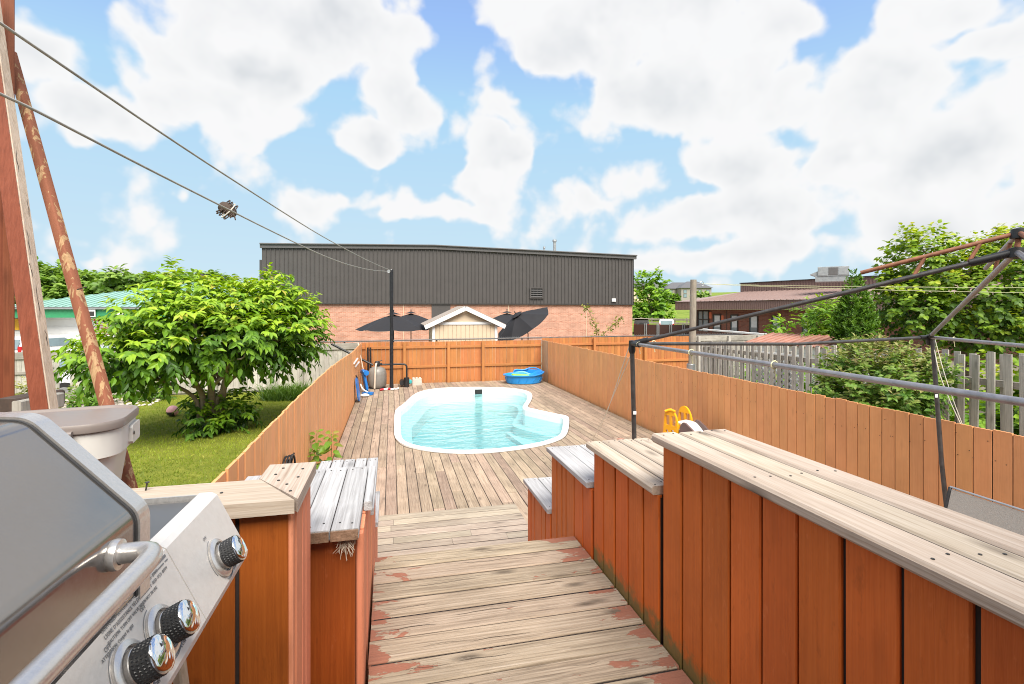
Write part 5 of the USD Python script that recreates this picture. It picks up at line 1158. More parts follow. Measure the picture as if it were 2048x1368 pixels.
for lab, z, a in (('upper yellow line from the wooden pole to the right', 2.74, (12.2, 4.0)), ('lower yellow line from the wooden pole to the right', 2.58, (11.5, 3.6))):
    t = thing('clothes_line', lab, 'clothes line'); q = np.array([e * (1 - u) + np.array([a[0], a[1], z]) * u - [0, 0, .18 * 4 * u * (1 - u) * .3] for u in np.linspace(0, 1, 14)])
    obj('line', tube(q, .0055, 5), 'rope_yellow', t)

# ------------------------------------------------------------------ leaning posts, rail end, bin
lp = thing('leaning_post', 'square post, red paint on one face and cracked bare wood on the other', 'post')
p0, p1 = at(92, 830, D=2.72), at(-16, 60, D=2.95)
d_ = unit(p1 - p0); p0 = p0 - d_ * ((p0[2] - 1.09) / d_[2]); p1 = p1 + d_ * .35
vw = unit(np.array([p0[0], p0[1], 0])); rt = np.array([vw[1], -vw[0], 0])
s1 = unit(-vw * .86 - rt * .5); s2 = unit(rt * .86 - vw * .5)   # the red face looks left-forward, the bare face looks right
w_ = .080
obj('timber', sweep(rect(w_, w_ - .006, .006), p0 + s2 * .003, p1 + s2 * .003, up=tuple(s1)), 'bare_post', lp)
obj('painted_face', sweep(rect(w_ + .001, .006, .002), p0 + s1 * (w_ / 2), p1 + s1 * (w_ / 2), up=tuple(s1)), 'red_post', lp)
cg = np.random.default_rng(8)
cr = []
for (u, off, ln) in [(.52, .02, .22), (.58, -.02, .16), (.42, .01, .30), (.36, -.015, .14), (.66, .015, .2), (.47, .03, .1)]:
    c = p0 * (1 - u) + p1 * u + s2 * (w_ / 2 + .0015) + s1 * off; q = [c + d_ * (ln * (k / 7 - .5)) + s1 * cg.normal(0, .0035) for k in range(8)]
    cr.append(tube(q, np.r_[.0008, .003, .004, .0045, .0035, .004, .002, .0006], 5))
obj('cracks', cat(cr), 'dark_gap', lp)
l2 = thing('leaning_post', 'thin round leaning pole with peeling red paint, rightmost of the posts', 'post')
p0, p1 = at(248, 935, D=2.62), at(21, 106, D=3.4); d_ = unit(p1 - p0); p0 = p0 - d_ * ((p0[2] - 1.09) / d_[2])
pp = np.array([p0 * (1 - u) + p1 * u + np.array([.012 * math.sin(u * 7), 0, 0]) for u in np.linspace(0, 1, 16)])
vw = unit(np.array([p0[0], p0[1], 0])); sd = unit(-vw * .8 + np.array([vw[1], -vw[0], 0]) * -.6)
obj('shaft', sweep(rect(.056, .056, .010), p0, p1, up=tuple(sd)), 'peeled_pole', l2, smooth=50)
obj('nail', tube([at(155, 579, D=2.86), at(172, 574, D=2.84)], .0035, 5), 'screw', l2)
l3 = thing('red_post', 'dark red post of two boards at the left edge behind the leaning post', 'post')
for a, c_, w in ((-50, 5, .17), (9.5, 27, .055)):
    q0, q1 = at(a, 800, D=3.15), at(c_, 800, D=3.15); m_ = (q0 + q1) / 2; wd = np.linalg.norm(q1 - q0)
    obj('board', sweep(rect(wd - .004, .04, .004), (m_[0], m_[1], 1.09), (m_[0] + .0, m_[1], 4.6), up=tuple(unit([m_[0], m_[1], 0]))), 'red_post', l3)
rb = thing('wood_block', 'rotten dark ended beam stub beside the red post', 'wood block')
q = at(8, 816, D=2.9); obj('beam', sweep(rect(.13, .10, .012), q - [.0, .0, .0], q + [.05, .35, 0]), 'dark_wood', rb)
q = at(33, 818, D=2.9); obj('beam', sweep(rect(.05, .09, .006), q, q + [.05, .3, 0]), 'grey_fence', rb)
obj('prop', sweep(rect(.08, .08, .004), (q[0] - .08, q[1] + .12, 1.09), (q[0] - .08, q[1] + .12, q[2] - .055)), 'dark_wood', rb)
# bin: rounded rectangle tub with a flat lid
bn = thing('waste_bin', 'beige plastic waste bin with taupe lid, behind the grill', 'bin')
BC = np.array([-1.475, 2.64]); br = math.radians(13)
def rr(w, d, r, n=6):
    q = sg.box(-w / 2 + r, -d / 2 + r, w / 2 - r, d / 2 - r).buffer(r, quad_segs=n); return np.array(q.exterior.coords)[:-1]
def binlayer(w, d, r, z, dy=0.0, tilt=0.0):
    p = rr(w * .90, d * .92, r * .9); c, s = math.cos(br), math.sin(br); q = np.column_stack([p[:, 0] * c - p[:, 1] * s, p[:, 0] * s + p[:, 1] * c])
    return np.column_stack([q + BC, z + tilt * p[:, 1]])
def loft(ls, cap0=True, cap1=True):
    n = len(ls[0]); V = np.vstack(ls); F = []; i = np.arange(n); j = (i + 1) % n
    for k in range(len(ls) - 1): F += [np.stack([k * n + i, k * n + j, k * n + n + j], 1), np.stack([k * n + i, k * n + n + j, k * n + n + i], 1)]
    for on, o, fl in ((cap0, 0, True), (cap1, (len(ls) - 1) * n, False)):
        if on:
            k = np.arange(1, n - 1); t = np.stack([0 * k + o, k + o, k + 1 + o], 1); F.append(t[:, ::-1] if fl else t)
    return V, np.vstack(F)
obj('tub', loft([binlayer(.38, .30, .08, 1.09), binlayer(.40, .32, .09, 1.12), binlayer(.615, .475, .13, 1.80), binlayer(.62, .48, .13, 1.83)]), 'beige_plastic', bn, smooth=40)
obj('collar', loft([binlayer(.622, .482, .13, 1.80), binlayer(.665, .52, .14, 1.795), binlayer(.67, .525, .14, 1.86), binlayer(.67, .525, .14, 1.905), binlayer(.62, .48, .13, 1.907)], False, False), 'beige_plastic', bn, smooth=35)
ld = obj('lid', loft([binlayer(.675, .53, .15, 1.905), binlayer(.695, .55, .15, 1.912), binlayer(.70, .555, .15, 1.936), binlayer(.688, .543, .15, 1.948), binlayer(.655, .51, .14, 1.948), binlayer(.63, .485, .13, 1.938), binlayer(.30, .22, .10, 1.946)]), 'taupe_plastic', bn, smooth=30)
c_ = np.array([math.cos(br), math.sin(br)]); n_ = np.array([-c_[1], c_[0]])
def bq(a, b_, z): return np.array([*(BC + c_ * a + n_ * b_), z])
obj('hinge_lug', sweep(rect(.16, .085, .012), bq(.290, .06, 1.845), bq(.316, .06, 1.845)), 'beige_plastic', bn)
obj('screw', lathe([(.0001, .004), (.008, .003), (.009, 0)], 10, bq(.317, .0, 1.85), (c_[0], c_[1], 0)), 'screw', bn)
obj('lid_lip', sweep(rect(.035, .022, .006), bq(-.12, -.262, 1.915), bq(.16, -.262, 1.915)), 'taupe_plastic', bn)

# ------------------------------------------------------------------ the grill
gl = thing('gas_grill', 'stainless gas grill with curved lid and tilted knob panel at the left edge', 'grill')
def prism_y(poly, y0, y1):
    """Closed outline in x,z drawn along y."""
    p = np.asarray(poly, float); n = len(p); V = np.vstack([np.column_stack([p[:, 0], np.full(n, y), p[:, 1]]) for y in (y0, y1)])
    m = trimesh.creation.extrude_polygon(sg.Polygon(p), y1 - y0, engine='earcut'); v, f = vf(m); return np.column_stack([v[:, 0], v[:, 2] + y0, v[:, 1]]), f[:, ::-1]
def roundpoly(p, r=.03):
    return np.array(sg.Polygon(p).buffer(-r, join_style=1, quad_segs=8).buffer(r, quad_segs=8).exterior.coords)[:-1]
LID = [(-.346, 1.945), (-.346, 2.135), (-.475, 2.272), (-.66, 2.285), (-.84, 2.22), (-.84, 1.945)]
lid0 = sg.Polygon(LID).buffer(-.035, quad_segs=10).buffer(.035, quad_segs=10)
lid_o = np.array(lid0.buffer(.0045).exterior.coords)[:-1]; lid_i = np.array(lid0.exterior.coords)[:-1]; lid_g = np.array(lid0.buffer(.0015).exterior.coords)[:-1]
obj('lid', prism_y(lid_i, -.20, .808), 'lid_steel', gl, smooth=25)
obj('lid_gasket', prism_y(lid_g, .8065, .8118), 'grill_black', gl, smooth=25)
obj('lid_end_cap', prism_y(lid_o, .812, .842), 'steel', gl, smooth=25)
obj('lid_end_cap', prism_y(lid_o, -.245, -.20), 'steel', gl, smooth=25)
hb = [(-.350, .748, 2.108), (-.315, .747, 2.110), (-.297, .738, 2.1115), (-.2905, .715, 2.112), (-.290, .68, 2.112), (-.290, .4, 2.112), (-.290, -.08, 2.112), (-.297, -.12, 2.112), (-.35, -.14, 2.108)]
obj('handle', tube(smooth_pts(hb, 3), .0125, 16), 'steel', gl, smooth=True)
obj('handle_collar', cat([lathe([(.0128, -.002), (.0185, -.001), (.0195, .004), (.0185, .009), (.0128, .010)], 24, (-.3455, y_, 2.108), (1, 0, 0)) for y_ in (.748, -.14)]), 'steel', gl, smooth=35)
# control panel: tilted front
nP = unit((.121, 0, .058)); uP = unit((-.058, 0, .121)); PB = np.array([-.294, 0, 1.916])
def pp_(y, v, out=0.0): return PB + np.array([0, y, 0]) + uP * v + nP * out
def panel(y0, y1, name):
    q = [(-.294, 1.916), (-.352, 2.037), (-.362, 2.043), (-.385, 2.043), (-.385, 1.90), (-.310, 1.893), (-.298, 1.900)]
    return obj(name, prism_y(q, y0, y1), 'steel_panel', gl)
panel(-.30, .921, 'control_panel'); panel(.924, 1.17, 'side_panel')
obj('panel_seam', prism_y([(-.299, 1.914), (-.355, 2.033), (-.38, 2.03), (-.38, 1.91)], .9215, .9235), 'grill_black', gl)
obj('side_table', box(-.84, -.386, .845, 1.165, 1.99, 2.030, .006), 'side_burner', gl)
obj('burner_cover', loft([np.column_stack([rr(.30, .22, .05)[:, 0] - .60, rr(.30, .22, .05)[:, 1] + 1.01, np.full(28, z)]) for z in (2.031, 2.036)]), 'steel', gl, smooth=40)
obj('burner_slot', box(-.70, -.47, .868, .874, 2.031, 2.0325), 'grill_black', gl)
obj('table_trim', cat([box(-.84, -.386, 1.1655, 1.17, 1.93, 2.04), box(-.85, -.841, .845, 1.17, 1.93, 2.04)]), 'steel', gl)
obj('firebox', box(-.83, -.388, -.22, .84, 1.72, 1.942), 'grill_black', gl)
obj('cart', box(-.82, -.40, -.2, .82, 1.16, 1.718), 'grill_black', gl)
obj('side_support', box(-.82, -.40, .845, 1.15, 1.80, 1.985), 'grill_black', gl)
for x in (-.80, -.43):
    for y_ in (-.17, .78): obj('caster', lathe([(.0001, -.015), (.034, -.015), (.034, .015), (.0001, .015)], 14, (x, y_, 1.121), (0, 1, 0)), 'black_plastic', gl)
for (y_, v_) in ((1.054, .049), (.819, .058), (.734, .061), (.44, .052), (.15, .052)):
    c = pp_(y_, v_ - .005); kb = obj('knob', lathe([(.0235, .012), (.0245, .013), (.0245, .036), (.0235, .037)], 36, c, nP), 'knob_grip', gl, smooth=30)
    obj('bezel', lathe([(.036, .0005), (.0365, .004), (.033, .007), (.0285, .008), (.028, .002)], 40, c, nP), 'steel', kb, smooth=30)
    obj('neck', lathe([(.021, .002), (.0235, .004), (.024, .011), (.0225, .0125)], 36, c, nP), 'steel', kb, smooth=30)
    obj('chrome_cap', lathe([(.0242, .0368), (.0236, .0395), (.020, .0415), (.010, .0430), (.0001, .0434)], 36, c, nP), 'chrome', kb, smooth=50)
    dm = []
    for q in np.arange(0, 36):
        for h in (.017, .0225, .028, .0335):
            a = (q + (h > .02) * .5) / 36 * 2 * np.pi; ey = np.array([0, 1.0, 0]); o = c + nP * h + (ey * math.cos(a) + uP * math.sin(a)) * .0245
            t_ = -ey * math.sin(a) + uP * math.cos(a); rad = ey * math.cos(a) + uP * math.sin(a)
            dm.append((np.array([o - t_ * .0017, o + t_ * .0017, o + nP * .0022, o - nP * .0022, o + rad * .0012]), np.array([[0, 3, 4], [3, 1, 4], [1, 2, 4], [2, 0, 4]])))
    obj('grip_pattern', cat(dm), 'knob_grip', kb, kind='stuff')
    tri = c + nP * .0440
    obj('pointer_mark', cat([(np.array([tri + uP * .015, tri + uP * .009 + [0, .0035, 0], tri + uP * .009 - [0, .0035, 0]]), np.array([[0, 2, 1]]))]), 'ink', kb)
    arc = lambda a0, a1, r: tube([c + nP * .0008 + (np.array([0, 1.0, 0]) * math.cos(a) + uP * math.sin(a)) * r for a in np.linspace(a0, a1, 14)], .0006, 4)
    obj('dial_marks', cat([arc(1.75, 3.6, .0405), arc(4.4, 5.7, .0405), arc(4.5, 5.6, .0425)]), 'ink', gl)
def panel_text(text, y, v, h):
    m = meshkit.text_mesh(text, h, .0004, False); obj('lettering', frame_mesh(m, pp_(y, v, .0006), (0, 1, 0), uP, nP), 'ink', gl)
panel_text('OFF', .800, .0965, .0055); panel_text('OFF', .712, .099, .0055); panel_text('OFF', 1.033, .0905, .0055)
panel_text('LOW', .836, .011, .0055); panel_text('LOW', .750, .012, .0055); panel_text('LOW', 1.078, .004, .005)
panel_text('CUSTOMER SERVICE HOTLINE 1-800-913-8999', .722, .1190, .0046)
panel_text("LIGNE D'ASSISTANCE TÉLÉPHONIQUE 1-800-913-8999", .722, .1105, .0046)
panel_text('CAUTION: TURN OFF VALVE WHEN NOT IN USE', .722, .1020, .0042)
panel_text('ATTENTION: Couper le gaz', .700, .0930, .0042)
obj('badge', cat([sweep(rect(.004, .0008), pp_(.872, .128, .0006), pp_(.912, .128, .0006), up=tuple(nP)), sweep(rect(.0018, .0008), pp_(.868, .121, .0006), pp_(.898, .121, .0006), up=tuple(nP)), sweep(rect(.0018, .0008), pp_(.903, .121, .0006), pp_(.912, .121, .0006), up=tuple(nP))]), 'ink', gl)
bt = thing('wood_batten', 'thin bare batten leaning between the grill and the corner wall', 'batten')
q0, q1 = at(372, 1335, Y=1.40), at(384, 1400, Y=1.385)
obj('strip', sweep(rect(.022, .03, .003), (q0[0] - .02, 1.405, q0[2] + .03), (q1[0] + .035, 1.36, 1.095)), 'bare_post', bt)

# ------------------------------------------------------------------ pipe frame of the canopy
pg = thing('canopy_frame', 'bare steel pipe frame of a canopy with peaked top, ropes tied at its corners', 'canopy frame')
C1, C2, C3, C4 = np.array([1.81, 3.62, 2.16]), np.array([5.0, 3.82, 2.16]), np.array([4.45, 2.73, 2.155]), np.array([1.72, .62, 2.16]); C3 = np.array([4.30, 2.40, 2.15]) * 1 + np.array([0, -1.6, 0.0]) * 0
C3f = np.array([4.0, .9, 2.15]); AP = np.array([3.30, 2.06, 2.735])
def pipe(name, a, b_, r, mat='grey_pipe', n=12): return obj(name, tube([a, b_], r, n), mat, pg, smooth=40)
obj('post', tube([C1 + [0, 0, -.02], (1.83, 3.60, 1.0), (1.845, 3.58, .0)], .0175, 12), 'dark_pipe', pg, smooth=40)
obj('post', tube([C2 + [0, -.03, -.02], (4.99, 3.70, 1.0), (4.965, 3.575, .0)], .019, 12), 'dark_pipe', pg, smooth=40)
obj('post', tube([C3f, (4.0, .9, 0)], .019, 12), 'dark_pipe', pg, smooth=40); obj('post', tube([C4, (1.72, .45, 0)], .0175, 12), 'dark_pipe', pg, smooth=40)
pipe('eave_pipe', C1, C4, .0125); obj('eave_pipe', tube([C1, (C1 + C2) / 2 - [0, 0, .035], C2], .014, 12), 'dark_pipe', pg, smooth=40); pipe('eave_pipe', C2, np.array([4.45, 2.73, 2.16]) * 2.0 - C2 + [0, 0, .0], .016); pipe('eave_pipe', C3f, C4, .0125)
pipe('hip_pipe', C1, AP, .0138, 'dark_pipe'); pipe('hip_pipe', C2, AP, .0165); pipe('hip_pipe', C3f, AP, .0155); pipe('hip_pipe', C4, AP, .0155)
AT = AP + [.02, .0, .105]
def up_pipe(C, L_, mat): 
    e = AT + (C - AP) * L_; obj('vent_pipe', tube([AT, e], .0125, 12), mat, pg, smooth=40)
    for k in (.22, .56):
        obj('vent_strut', tube([AT + (C - AP) * L_ * k, AP + (C - AP) * (L_ * k * 1.0 + .02)], .0105, 8), 'rust_pipe', pg, smooth=40)
up_pipe(C1, .33, 'rust_pipe'); up_pipe(C2, .26, 'grey_pipe'); up_pipe(C3f, .5, 'grey_pipe'); up_pipe(C4, .5, 'rust_pipe')
obj('vent_strut', tube([AT, AP], .013, 10), 'rust_pipe', pg, smooth=40)
obj('top_joint', cat([lathe([(.0001, .03), (.035, .02), (.04, -.03), (.0001, -.04)], 16, AT), lathe([(.0001, .03), (.035, .02), (.04, -.03), (.0001, -.04)], 16, AP)]), 'black_plastic', pg, smooth=40)
for C in (C1, C2 - [0, .0, 0]):
    cj = obj('corner_joint', lathe([(.0001, .028), (.024, .024), (.027, -.05), (.02, -.075), (.0001, -.076)], 14, C), 'black_plastic', pg, smooth=40)
    for D_ in (AP, C4 if C is C1 else C1): obj('joint_sleeve', tube([C, C + unit(D_ - C) * .13], .021, 12), 'black_plastic', cj, smooth=40)
obj('joint_sleeve', tube([AP, AP + unit(C1 - AP) * .20], .022, 12), 'black_plastic', pg, smooth=40)
obj('post_sticker', cat([box(1.802, 1.826, 3.581, 3.585, 1.62, 1.645), box(4.955, 4.985, 3.73, 3.733, 1.60, 1.63)]), 'sign_white', pg)
for k, (a, c_) in enumerate(((C1, C4), (C1, C2), (C1, C4), (C2, C3f), (C1, C4))):
    u = (.28, .06, .04, .10, .52)[k]; q = a + (c_ - a) * u
    obj('tie', cat([tube([q + [.019 * math.cos(w), .0, .019 * math.sin(w)] for w in np.linspace(0, 6.3, 10)], .0035, 4), tube([q + [0, 0, -.018], q + [.01, 0, -.07]], .003, 4)]), 'rope_yellow', pg)
tr_ = thing('guy_rope', 'pair of white ropes from the near pipe corner down to the deck', 'rope')
g1, g2 = at(1196, 868, Z=.02), at(1187, 876, Z=.02)
obj('line', tube([C1 + [-.02, .0, -.01], (C1 * .5 + g1 * .5) - [0, 0, .03], g1], .0042, 6), 'rope_white', tr_); obj('line', tube([C1 + [.015, -.02, -.01], (C1 * .5 + g2 * .5) - [0, 0, .07], g2], .0042, 6), 'rope_white', tr_)
t2 = thing('guy_rope', 'pale cord hanging in a loop from the far pipe corner before the right fence', 'rope')
kn = at(1937, 882, D=4.72); e1, e2 = at(1938, 985, D=4.7), at(1943, 985, D=4.7)
obj('line', tube(smooth_pts([C2 + [0, -.03, -.02], at(1880, 760, D=4.75), kn], 2), .0035, 5), 'rope_white', t2); obj('line', tube(smooth_pts([C2 + [.03, -.03, -.02], at(1893, 765, D=4.75), kn], 2), .003, 5), 'rope_white', t2)
obj('tail', tube(smooth_pts([kn, at(1935, 930, D=4.7), e1], 2), .0035, 5), 'rope_white', t2); obj('tail', tube(smooth_pts([kn, at(1944, 895, D=4.7), at(1942, 950, D=4.7), e2], 2), .0035, 5), 'rope_white', t2)
obj('knot', lathe([(.0001, .012), (.012, 0), (.0001, -.012)], 8, kn), 'rope_white', t2, smooth=True)

# sling chair behind the tall stair wall
ch = thing('patio_chair', 'grey mesh sling patio chair seen behind the tall stair wall', 'chair')
q0, q1 = at(1900, 976, X=4.34), at(2120, 1040, X=4.39)
zt_, y0_, y1_ = q0[2], q0[1], q0[1] - .58
lean = np.array([-.16, 0, -.55])
T0, T1 = np.array([4.36, y0_, zt_]), np.array([4.36, y1_, zt_ - .005])
obj('back_sling', cat([sweep(rect(.012, abs(y1_ - y0_), .004), (T0 + T1) / 2 + lean * .015, (T0 + T1) / 2 + lean, up=(0, 1, 0))]), 'sling', ch)
obj('seat_sling', box(3.72, 4.20, y1_ + .01, y0_ - .01, .40, .412), 'sling', ch)
for yy in (y0_ + .012, y1_ - .012):
    obj('side_frame', tube(smooth_pts([T0 * [1, 0, 1] + [0, yy, .0], T0 * [1, 0, 1] + [0, yy, 0] + lean, (3.75, yy, .41), (3.68, yy, .0)], 2), .013, 8), 'grill_black', ch, smooth=True)
    obj('rear_leg', tube([(4.22, yy, .42), (4.42, yy, .0)], .013, 8), 'grill_black', ch, smooth=True)
    obj('armrest', tube(smooth_pts([(4.30, yy, .66), (3.85, yy, .66), (3.74, yy, .42)], 2), .014, 8), 'grill_black', ch, smooth=True)
obj('top_bar', tube([T0 + [0, .012, .004], T1 + [0, -.012, .004]], .008, 8), 'galvanised', ch)

# ------------------------------------------------------------------ pool-side things
ft = thing('pool_filter', 'grey sand filter tank with black valve and beige hose beside the black pole', 'pool filter')
fx, fy = -.43, 16.35
obj('tank', lathe([(.0001, .02), (.22, .02), (.275, .10), (.285, .25), (.285, .42), (.27, .52), (.22, .61), (.12, .66), (.07, .67), (.0001, .67)], 32, (fx, fy, 0)), 'tank_grey', ft, smooth=40)
obj('valve', cat([lathe([(.0001, .17), (.06, .16), (.085, .12), (.085, .02), (.06, 0)], 16, (fx, fy, .67)), tube([(fx - .02, fy, .80), (fx + .15, fy, .86)], .014, 6), tube([(fx, fy, .74), (fx + .14, fy - .04, .74)], .035, 8)]), 'black_plastic', ft, smooth=40)
obj('hose', tube(smooth_pts([(fx - .02, fy - .09, .76), (fx - .03, fy - .26, .78), (fx - .05, fy - .31, .60), (fx - .06, fy - .32, .3), (fx - .07, fy - .31, .03)], 3), .028, 10), 'hose_beige', ft, smooth=True)
obj('pipe', tube(smooth_pts([(fx + .05, fy, .72), (.30, 16.4, .72), (.46, 16.4, .70), (.47, 16.4, .55), (.47, 16.4, .12)], 2), .028, 8), 'black_plastic', ft, smooth=True)
obj('standpipe', tube([at(663, 688, Y=16.9), at(746, 730, Y=16.5)], .034, 10), 'black_plastic', ft, smooth=True)
for x in (-.72, -.64): obj('standpipe', tube([(x, 16.95, .0), (x - .02, 16.95, 1.22)], .028, 8), 'black_plastic', ft, smooth=True)
obj('base', box(fx - .25, fx + .25, fy - .2, fy + .25, .0, .03), 'black_plastic', ft)
pm = thing('pool_pump', 'small dark pool pump with teal lid at the foot of the black pole', 'pump')
obj('motor', tube([(.33, 16.35, .13), (.33, 16.7, .13)], .085, 14), 'black_plastic', pm, smooth=40); obj('strainer', lathe([(.0001, .30), (.08, .30), (.09, .22), (.08, 0), (.0001, 0)], 16, (.46, 16.35, .0)), 'black_plastic', pm, smooth=40)
plain('teal', (.04, .35, .36), rough=.4)
obj('lid', lathe([(.0001, .07), (.07, .05), (.08, 0)], 14, (.55, 16.5, .14), (.6, -.7, .3)), 'teal', pm, smooth=40)
cs = thing('stone_block', 'beige crenellated plastic stone beside the pool pump', 'stone')
obj('block', cat([loft([np.column_stack([rr(.34 - k * .02, .26, .06)[:, 0] + .80, rr(.34 - k * .02, .26, .06)[:, 1] + 16.75, np.full(28, z)]) for k, z in enumerate((0, .10, .20))])] + [box(.66 + k * .10, .73 + k * .10, 16.65, 16.85, .198, .235, .01) for k in range(3)]), 'stone', cs, smooth=35)
sk_ = thing('skimmer_net', 'pool skimmer on a pale telescopic pole leaning in the fence corner', 'skimmer')
obj('handle', tube([at(735, 782, Y=15.9), at(716, 686, Y=16.9)], .014, 8), 'hose_beige', sk_, smooth=True)
obj('head', loft([np.column_stack([rr(.16, .10, .03)[:, 0] - .72, rr(.16, .10, .03)[:, 1] + 15.85, np.full(28, z)]) for z in (.01, .05)]), 'hose_beige', sk_)
kb1 = thing('pool_float', 'blue inflatable pool float propped against the left fence', 'pool float')
plain('blue_float', (.012, .16, .50), rough=.35, var=.15)
obj('cushion', cat([frame_mesh(loft([np.column_stack([rr(w, h, .08)[:, 0], rr(w, h, .08)[:, 1], np.full(28, z)]) for w, h, z in ((.20, .56, 0), (.27, .64, .02), (.27, .64, .07), (.20, .56, .09))]), (-.80, 15.45, .36), (.25, -.95, .0), (-.18, 0.05, .97), (.93, .2, .2))]), 'blue_float', kb1, smooth=50)
obj('bolster', tube([(-.83, 15.65, .60), (-.70, 15.28, .60)], .075, 12), 'blue_float', kb1, smooth=40)
obj('foot', cat([frame_mesh(loft([np.column_stack([rr(.30, .20, .06)[:, 0], rr(.30, .20, .06)[:, 1], np.full(28, z)]) for z in (0, .06)]), (-.66, 15.1, .01), (1, -.3, 0), (.3, 1, 0), (0, 0, 1))]), 'blue_float', kb1, smooth=40)
obj('white_edge', tube(smooth_pts([(-.86, 15.15, .30), (-.80, 15.0, .18), (-.66, 14.96, .10)], 2), .018, 6), 'white_paint', kb1)
kb2 = thing('kickboard', 'thin dark blue kickboard leaning on the left fence nearest the pool', 'kickboard')
obj('board', frame_mesh(loft([np.column_stack([rr(.42, .62, .16)[:, 0], rr(.42, .62, .16)[:, 1], np.full(28, z)]) for z in (0, .028)]), (-.875, 14.0, .33), (.05, 1, 0), (-.12, 0, .99), (.99, -.05, .1)), 'blue_float', kb2, smooth=40)
obj('grip', tube([(-.87, 14.0, .62), (-.915, 14.0, .70)], .02, 6), 'black_plastic', kb2)
fl_ = thing('white_cloth', 'small white crumpled cloth on the deck by the kickboard', 'cloth')
wg = np.random.default_rng(4); m = trimesh.creation.icosphere(2, .10); v = np.array(m.vertices) * [1.2, 1, .45]; v *= 1 + .35 * (meshkit.fbm(v * 14, 3, 2)[:, None] - .5); obj('cloth', (v + [-.72, 14.75, .045], np.array(m.faces)), 'white_paint', fl_, smooth=True)
hk = thing('fence_tool', 'small white brushes hung on the left fence near the corner', 'brush')
for (x0, y0), (x1, y1) in (((708, 727), (715, 717)), ((711, 733), (718, 724))): obj('brush', tube([at(x0, y0, X=-.925), at(x1, y1, X=-.925)], .022, 6), 'white_paint', hk)
td = thing('hose_parts', 'small red and white hose fittings lying at the foot of the filter', 'hose fitting')
for k, (x, y_, m_) in enumerate(((-.22, 15.75, 'white_paint'), (-.12, 15.82, 'sign_red'), (-.33, 15.72, 'sign_red'), (-.02, 15.7, 'white_paint'), (.10, 15.75, 'white_paint'))):
    obj('fitting', tube([(x, y_, .035), (x + .08, y_ + .05, .035), (x + .10, y_ + .12, .04)], .03, 8), m_, td, smooth=True)

# wading pool
kp_ = thing('wading_pool', 'small blue plastic wading pool standing in the far right corner of the deck', 'wading pool')
kc = np.array([4.28, 16.40]); a = np.linspace(0, 2 * np.pi, 64, endpoint=False)
tl = lambda x, z: z * (1 + 0.0 * x)
def kring(r, z, wob=0.0, side=0.0): 
    dip = .10 * np.exp(-((a - 1.0) / .28) ** 2) + .0
    up_ = .07 * np.clip(np.cos(a - .35), 0, 1)
    return np.column_stack([kc[0] + r * 1.06 * np.cos(a), kc[1] + r * .78 * np.sin(a), z + (up_ - dip) * (z / .27) + wob * np.cos(8 * a)])
obj('shell', loft([kring(.50, .0), kring(.54, .02), kring(.60, .25), kring(.655, .27), kring(.66, .295), kring(.62, .30), kring(.585, .26), kring(.53, .05), kring(.45, .035)], True, True), 'blue_pool', kp_, smooth=40)
obj('ribs', cat([tube([(kc[0] + .545 * 1.06 * math.cos(q), kc[1] + .545 * .78 * math.sin(q), .05), (kc[0] + .598 * 1.06 * math.cos(q + .12), kc[1] + .598 * .78 * math.sin(q + .12), .20)], .012, 5) for q in np.arange(0, 6.28, .42)]), 'blue_pool', kp_, smooth=True)
lf = thing('lime_float', 'lime green foam float lying inside the blue wading pool', 'pool float')
obj('slab', loft([np.column_stack([rr(w, .30, .12)[:, 0] + 4.20, rr(w, .30, .12)[:, 1] + 16.55, np.full(28, z) + rr(w, .30, .12)[:, 0] * -.06]) for w, z in ((.56, .20), (.60, .215), (.60, .25), (.56, .265))]), 'lime', lf, smooth=40)
wf = thing('wading_pool_flap', 'folded blue rim of a second wading pool behind the first', 'wading pool')
obj('rim', tube(smooth_pts([(4.05, 16.92, .30), (4.12, 16.93, .40), (4.4, 16.95, .34), (4.7, 16.9, .46), (4.92, 16.7, .40), (4.98, 16.5, .30)], 3), .022, 8), 'blue_pool', wf, smooth=True)
obj('wall', cat([sweep(rect(.012, .24), (4.08, 16.94, .26), (4.55, 16.96, .24)), sweep(rect(.012, .28), (4.55, 16.96, .24), (4.95, 16.62, .26))]), 'blue_pool', wf)

# toddler slide by the right fence
sl = thing('toddler_slide', 'plastic toddler slide, beige chute with brown walls and yellow ladder', 'slide')
so = np.array([4.62, 7.30, 0]); r_ = math.radians(-68)   # chute runs towards the camera along local +x
sxv, syv = np.array([math.cos(r_), math.sin(r_), 0]), np.array([-math.sin(r_), math.cos(r_), 0])
fr_ = lambda m: frame_mesh(m, so, sxv, syv, (0, 0, 1))
def plate(poly, y, t, holes=()):
    m = trimesh.creation.extrude_polygon(sg.Polygon(poly, holes), t, engine='earcut'); v, f = vf(m); return np.column_stack([v[:, 0], v[:, 2] + y, v[:, 1]]), f[:, ::-1]
arch = lambda x0, x1, z0, z1: [(x0, z0), (x1, z0), (x1, z1 - .12), ((x1 * 3 + x0) / 4, z1 - .03), ((x0 + x1) / 2, z1), ((x0 * 3 + x1) / 4, z1 - .03), (x0, z1 - .12)]
hole = lambda x0, x1, z0, z1: [(x0, z0), (x1, z0), (x1, z1), (x0, z1)]
circ = lambda x, z, r: [(x + r * math.cos(q), z + r * math.sin(q)) for q in np.linspace(0, 6.28, 12, endpoint=False)]
side_poly = smooth_pts([(-.42, 0), (-.06, 0), (-.04, .45), (-.05, .66), (-.12, .80), (-.20, .84), (-.28, .80), (-.31, .66), (-.32, .40), (-.40, .32), (-.44, .2)], 2, True)
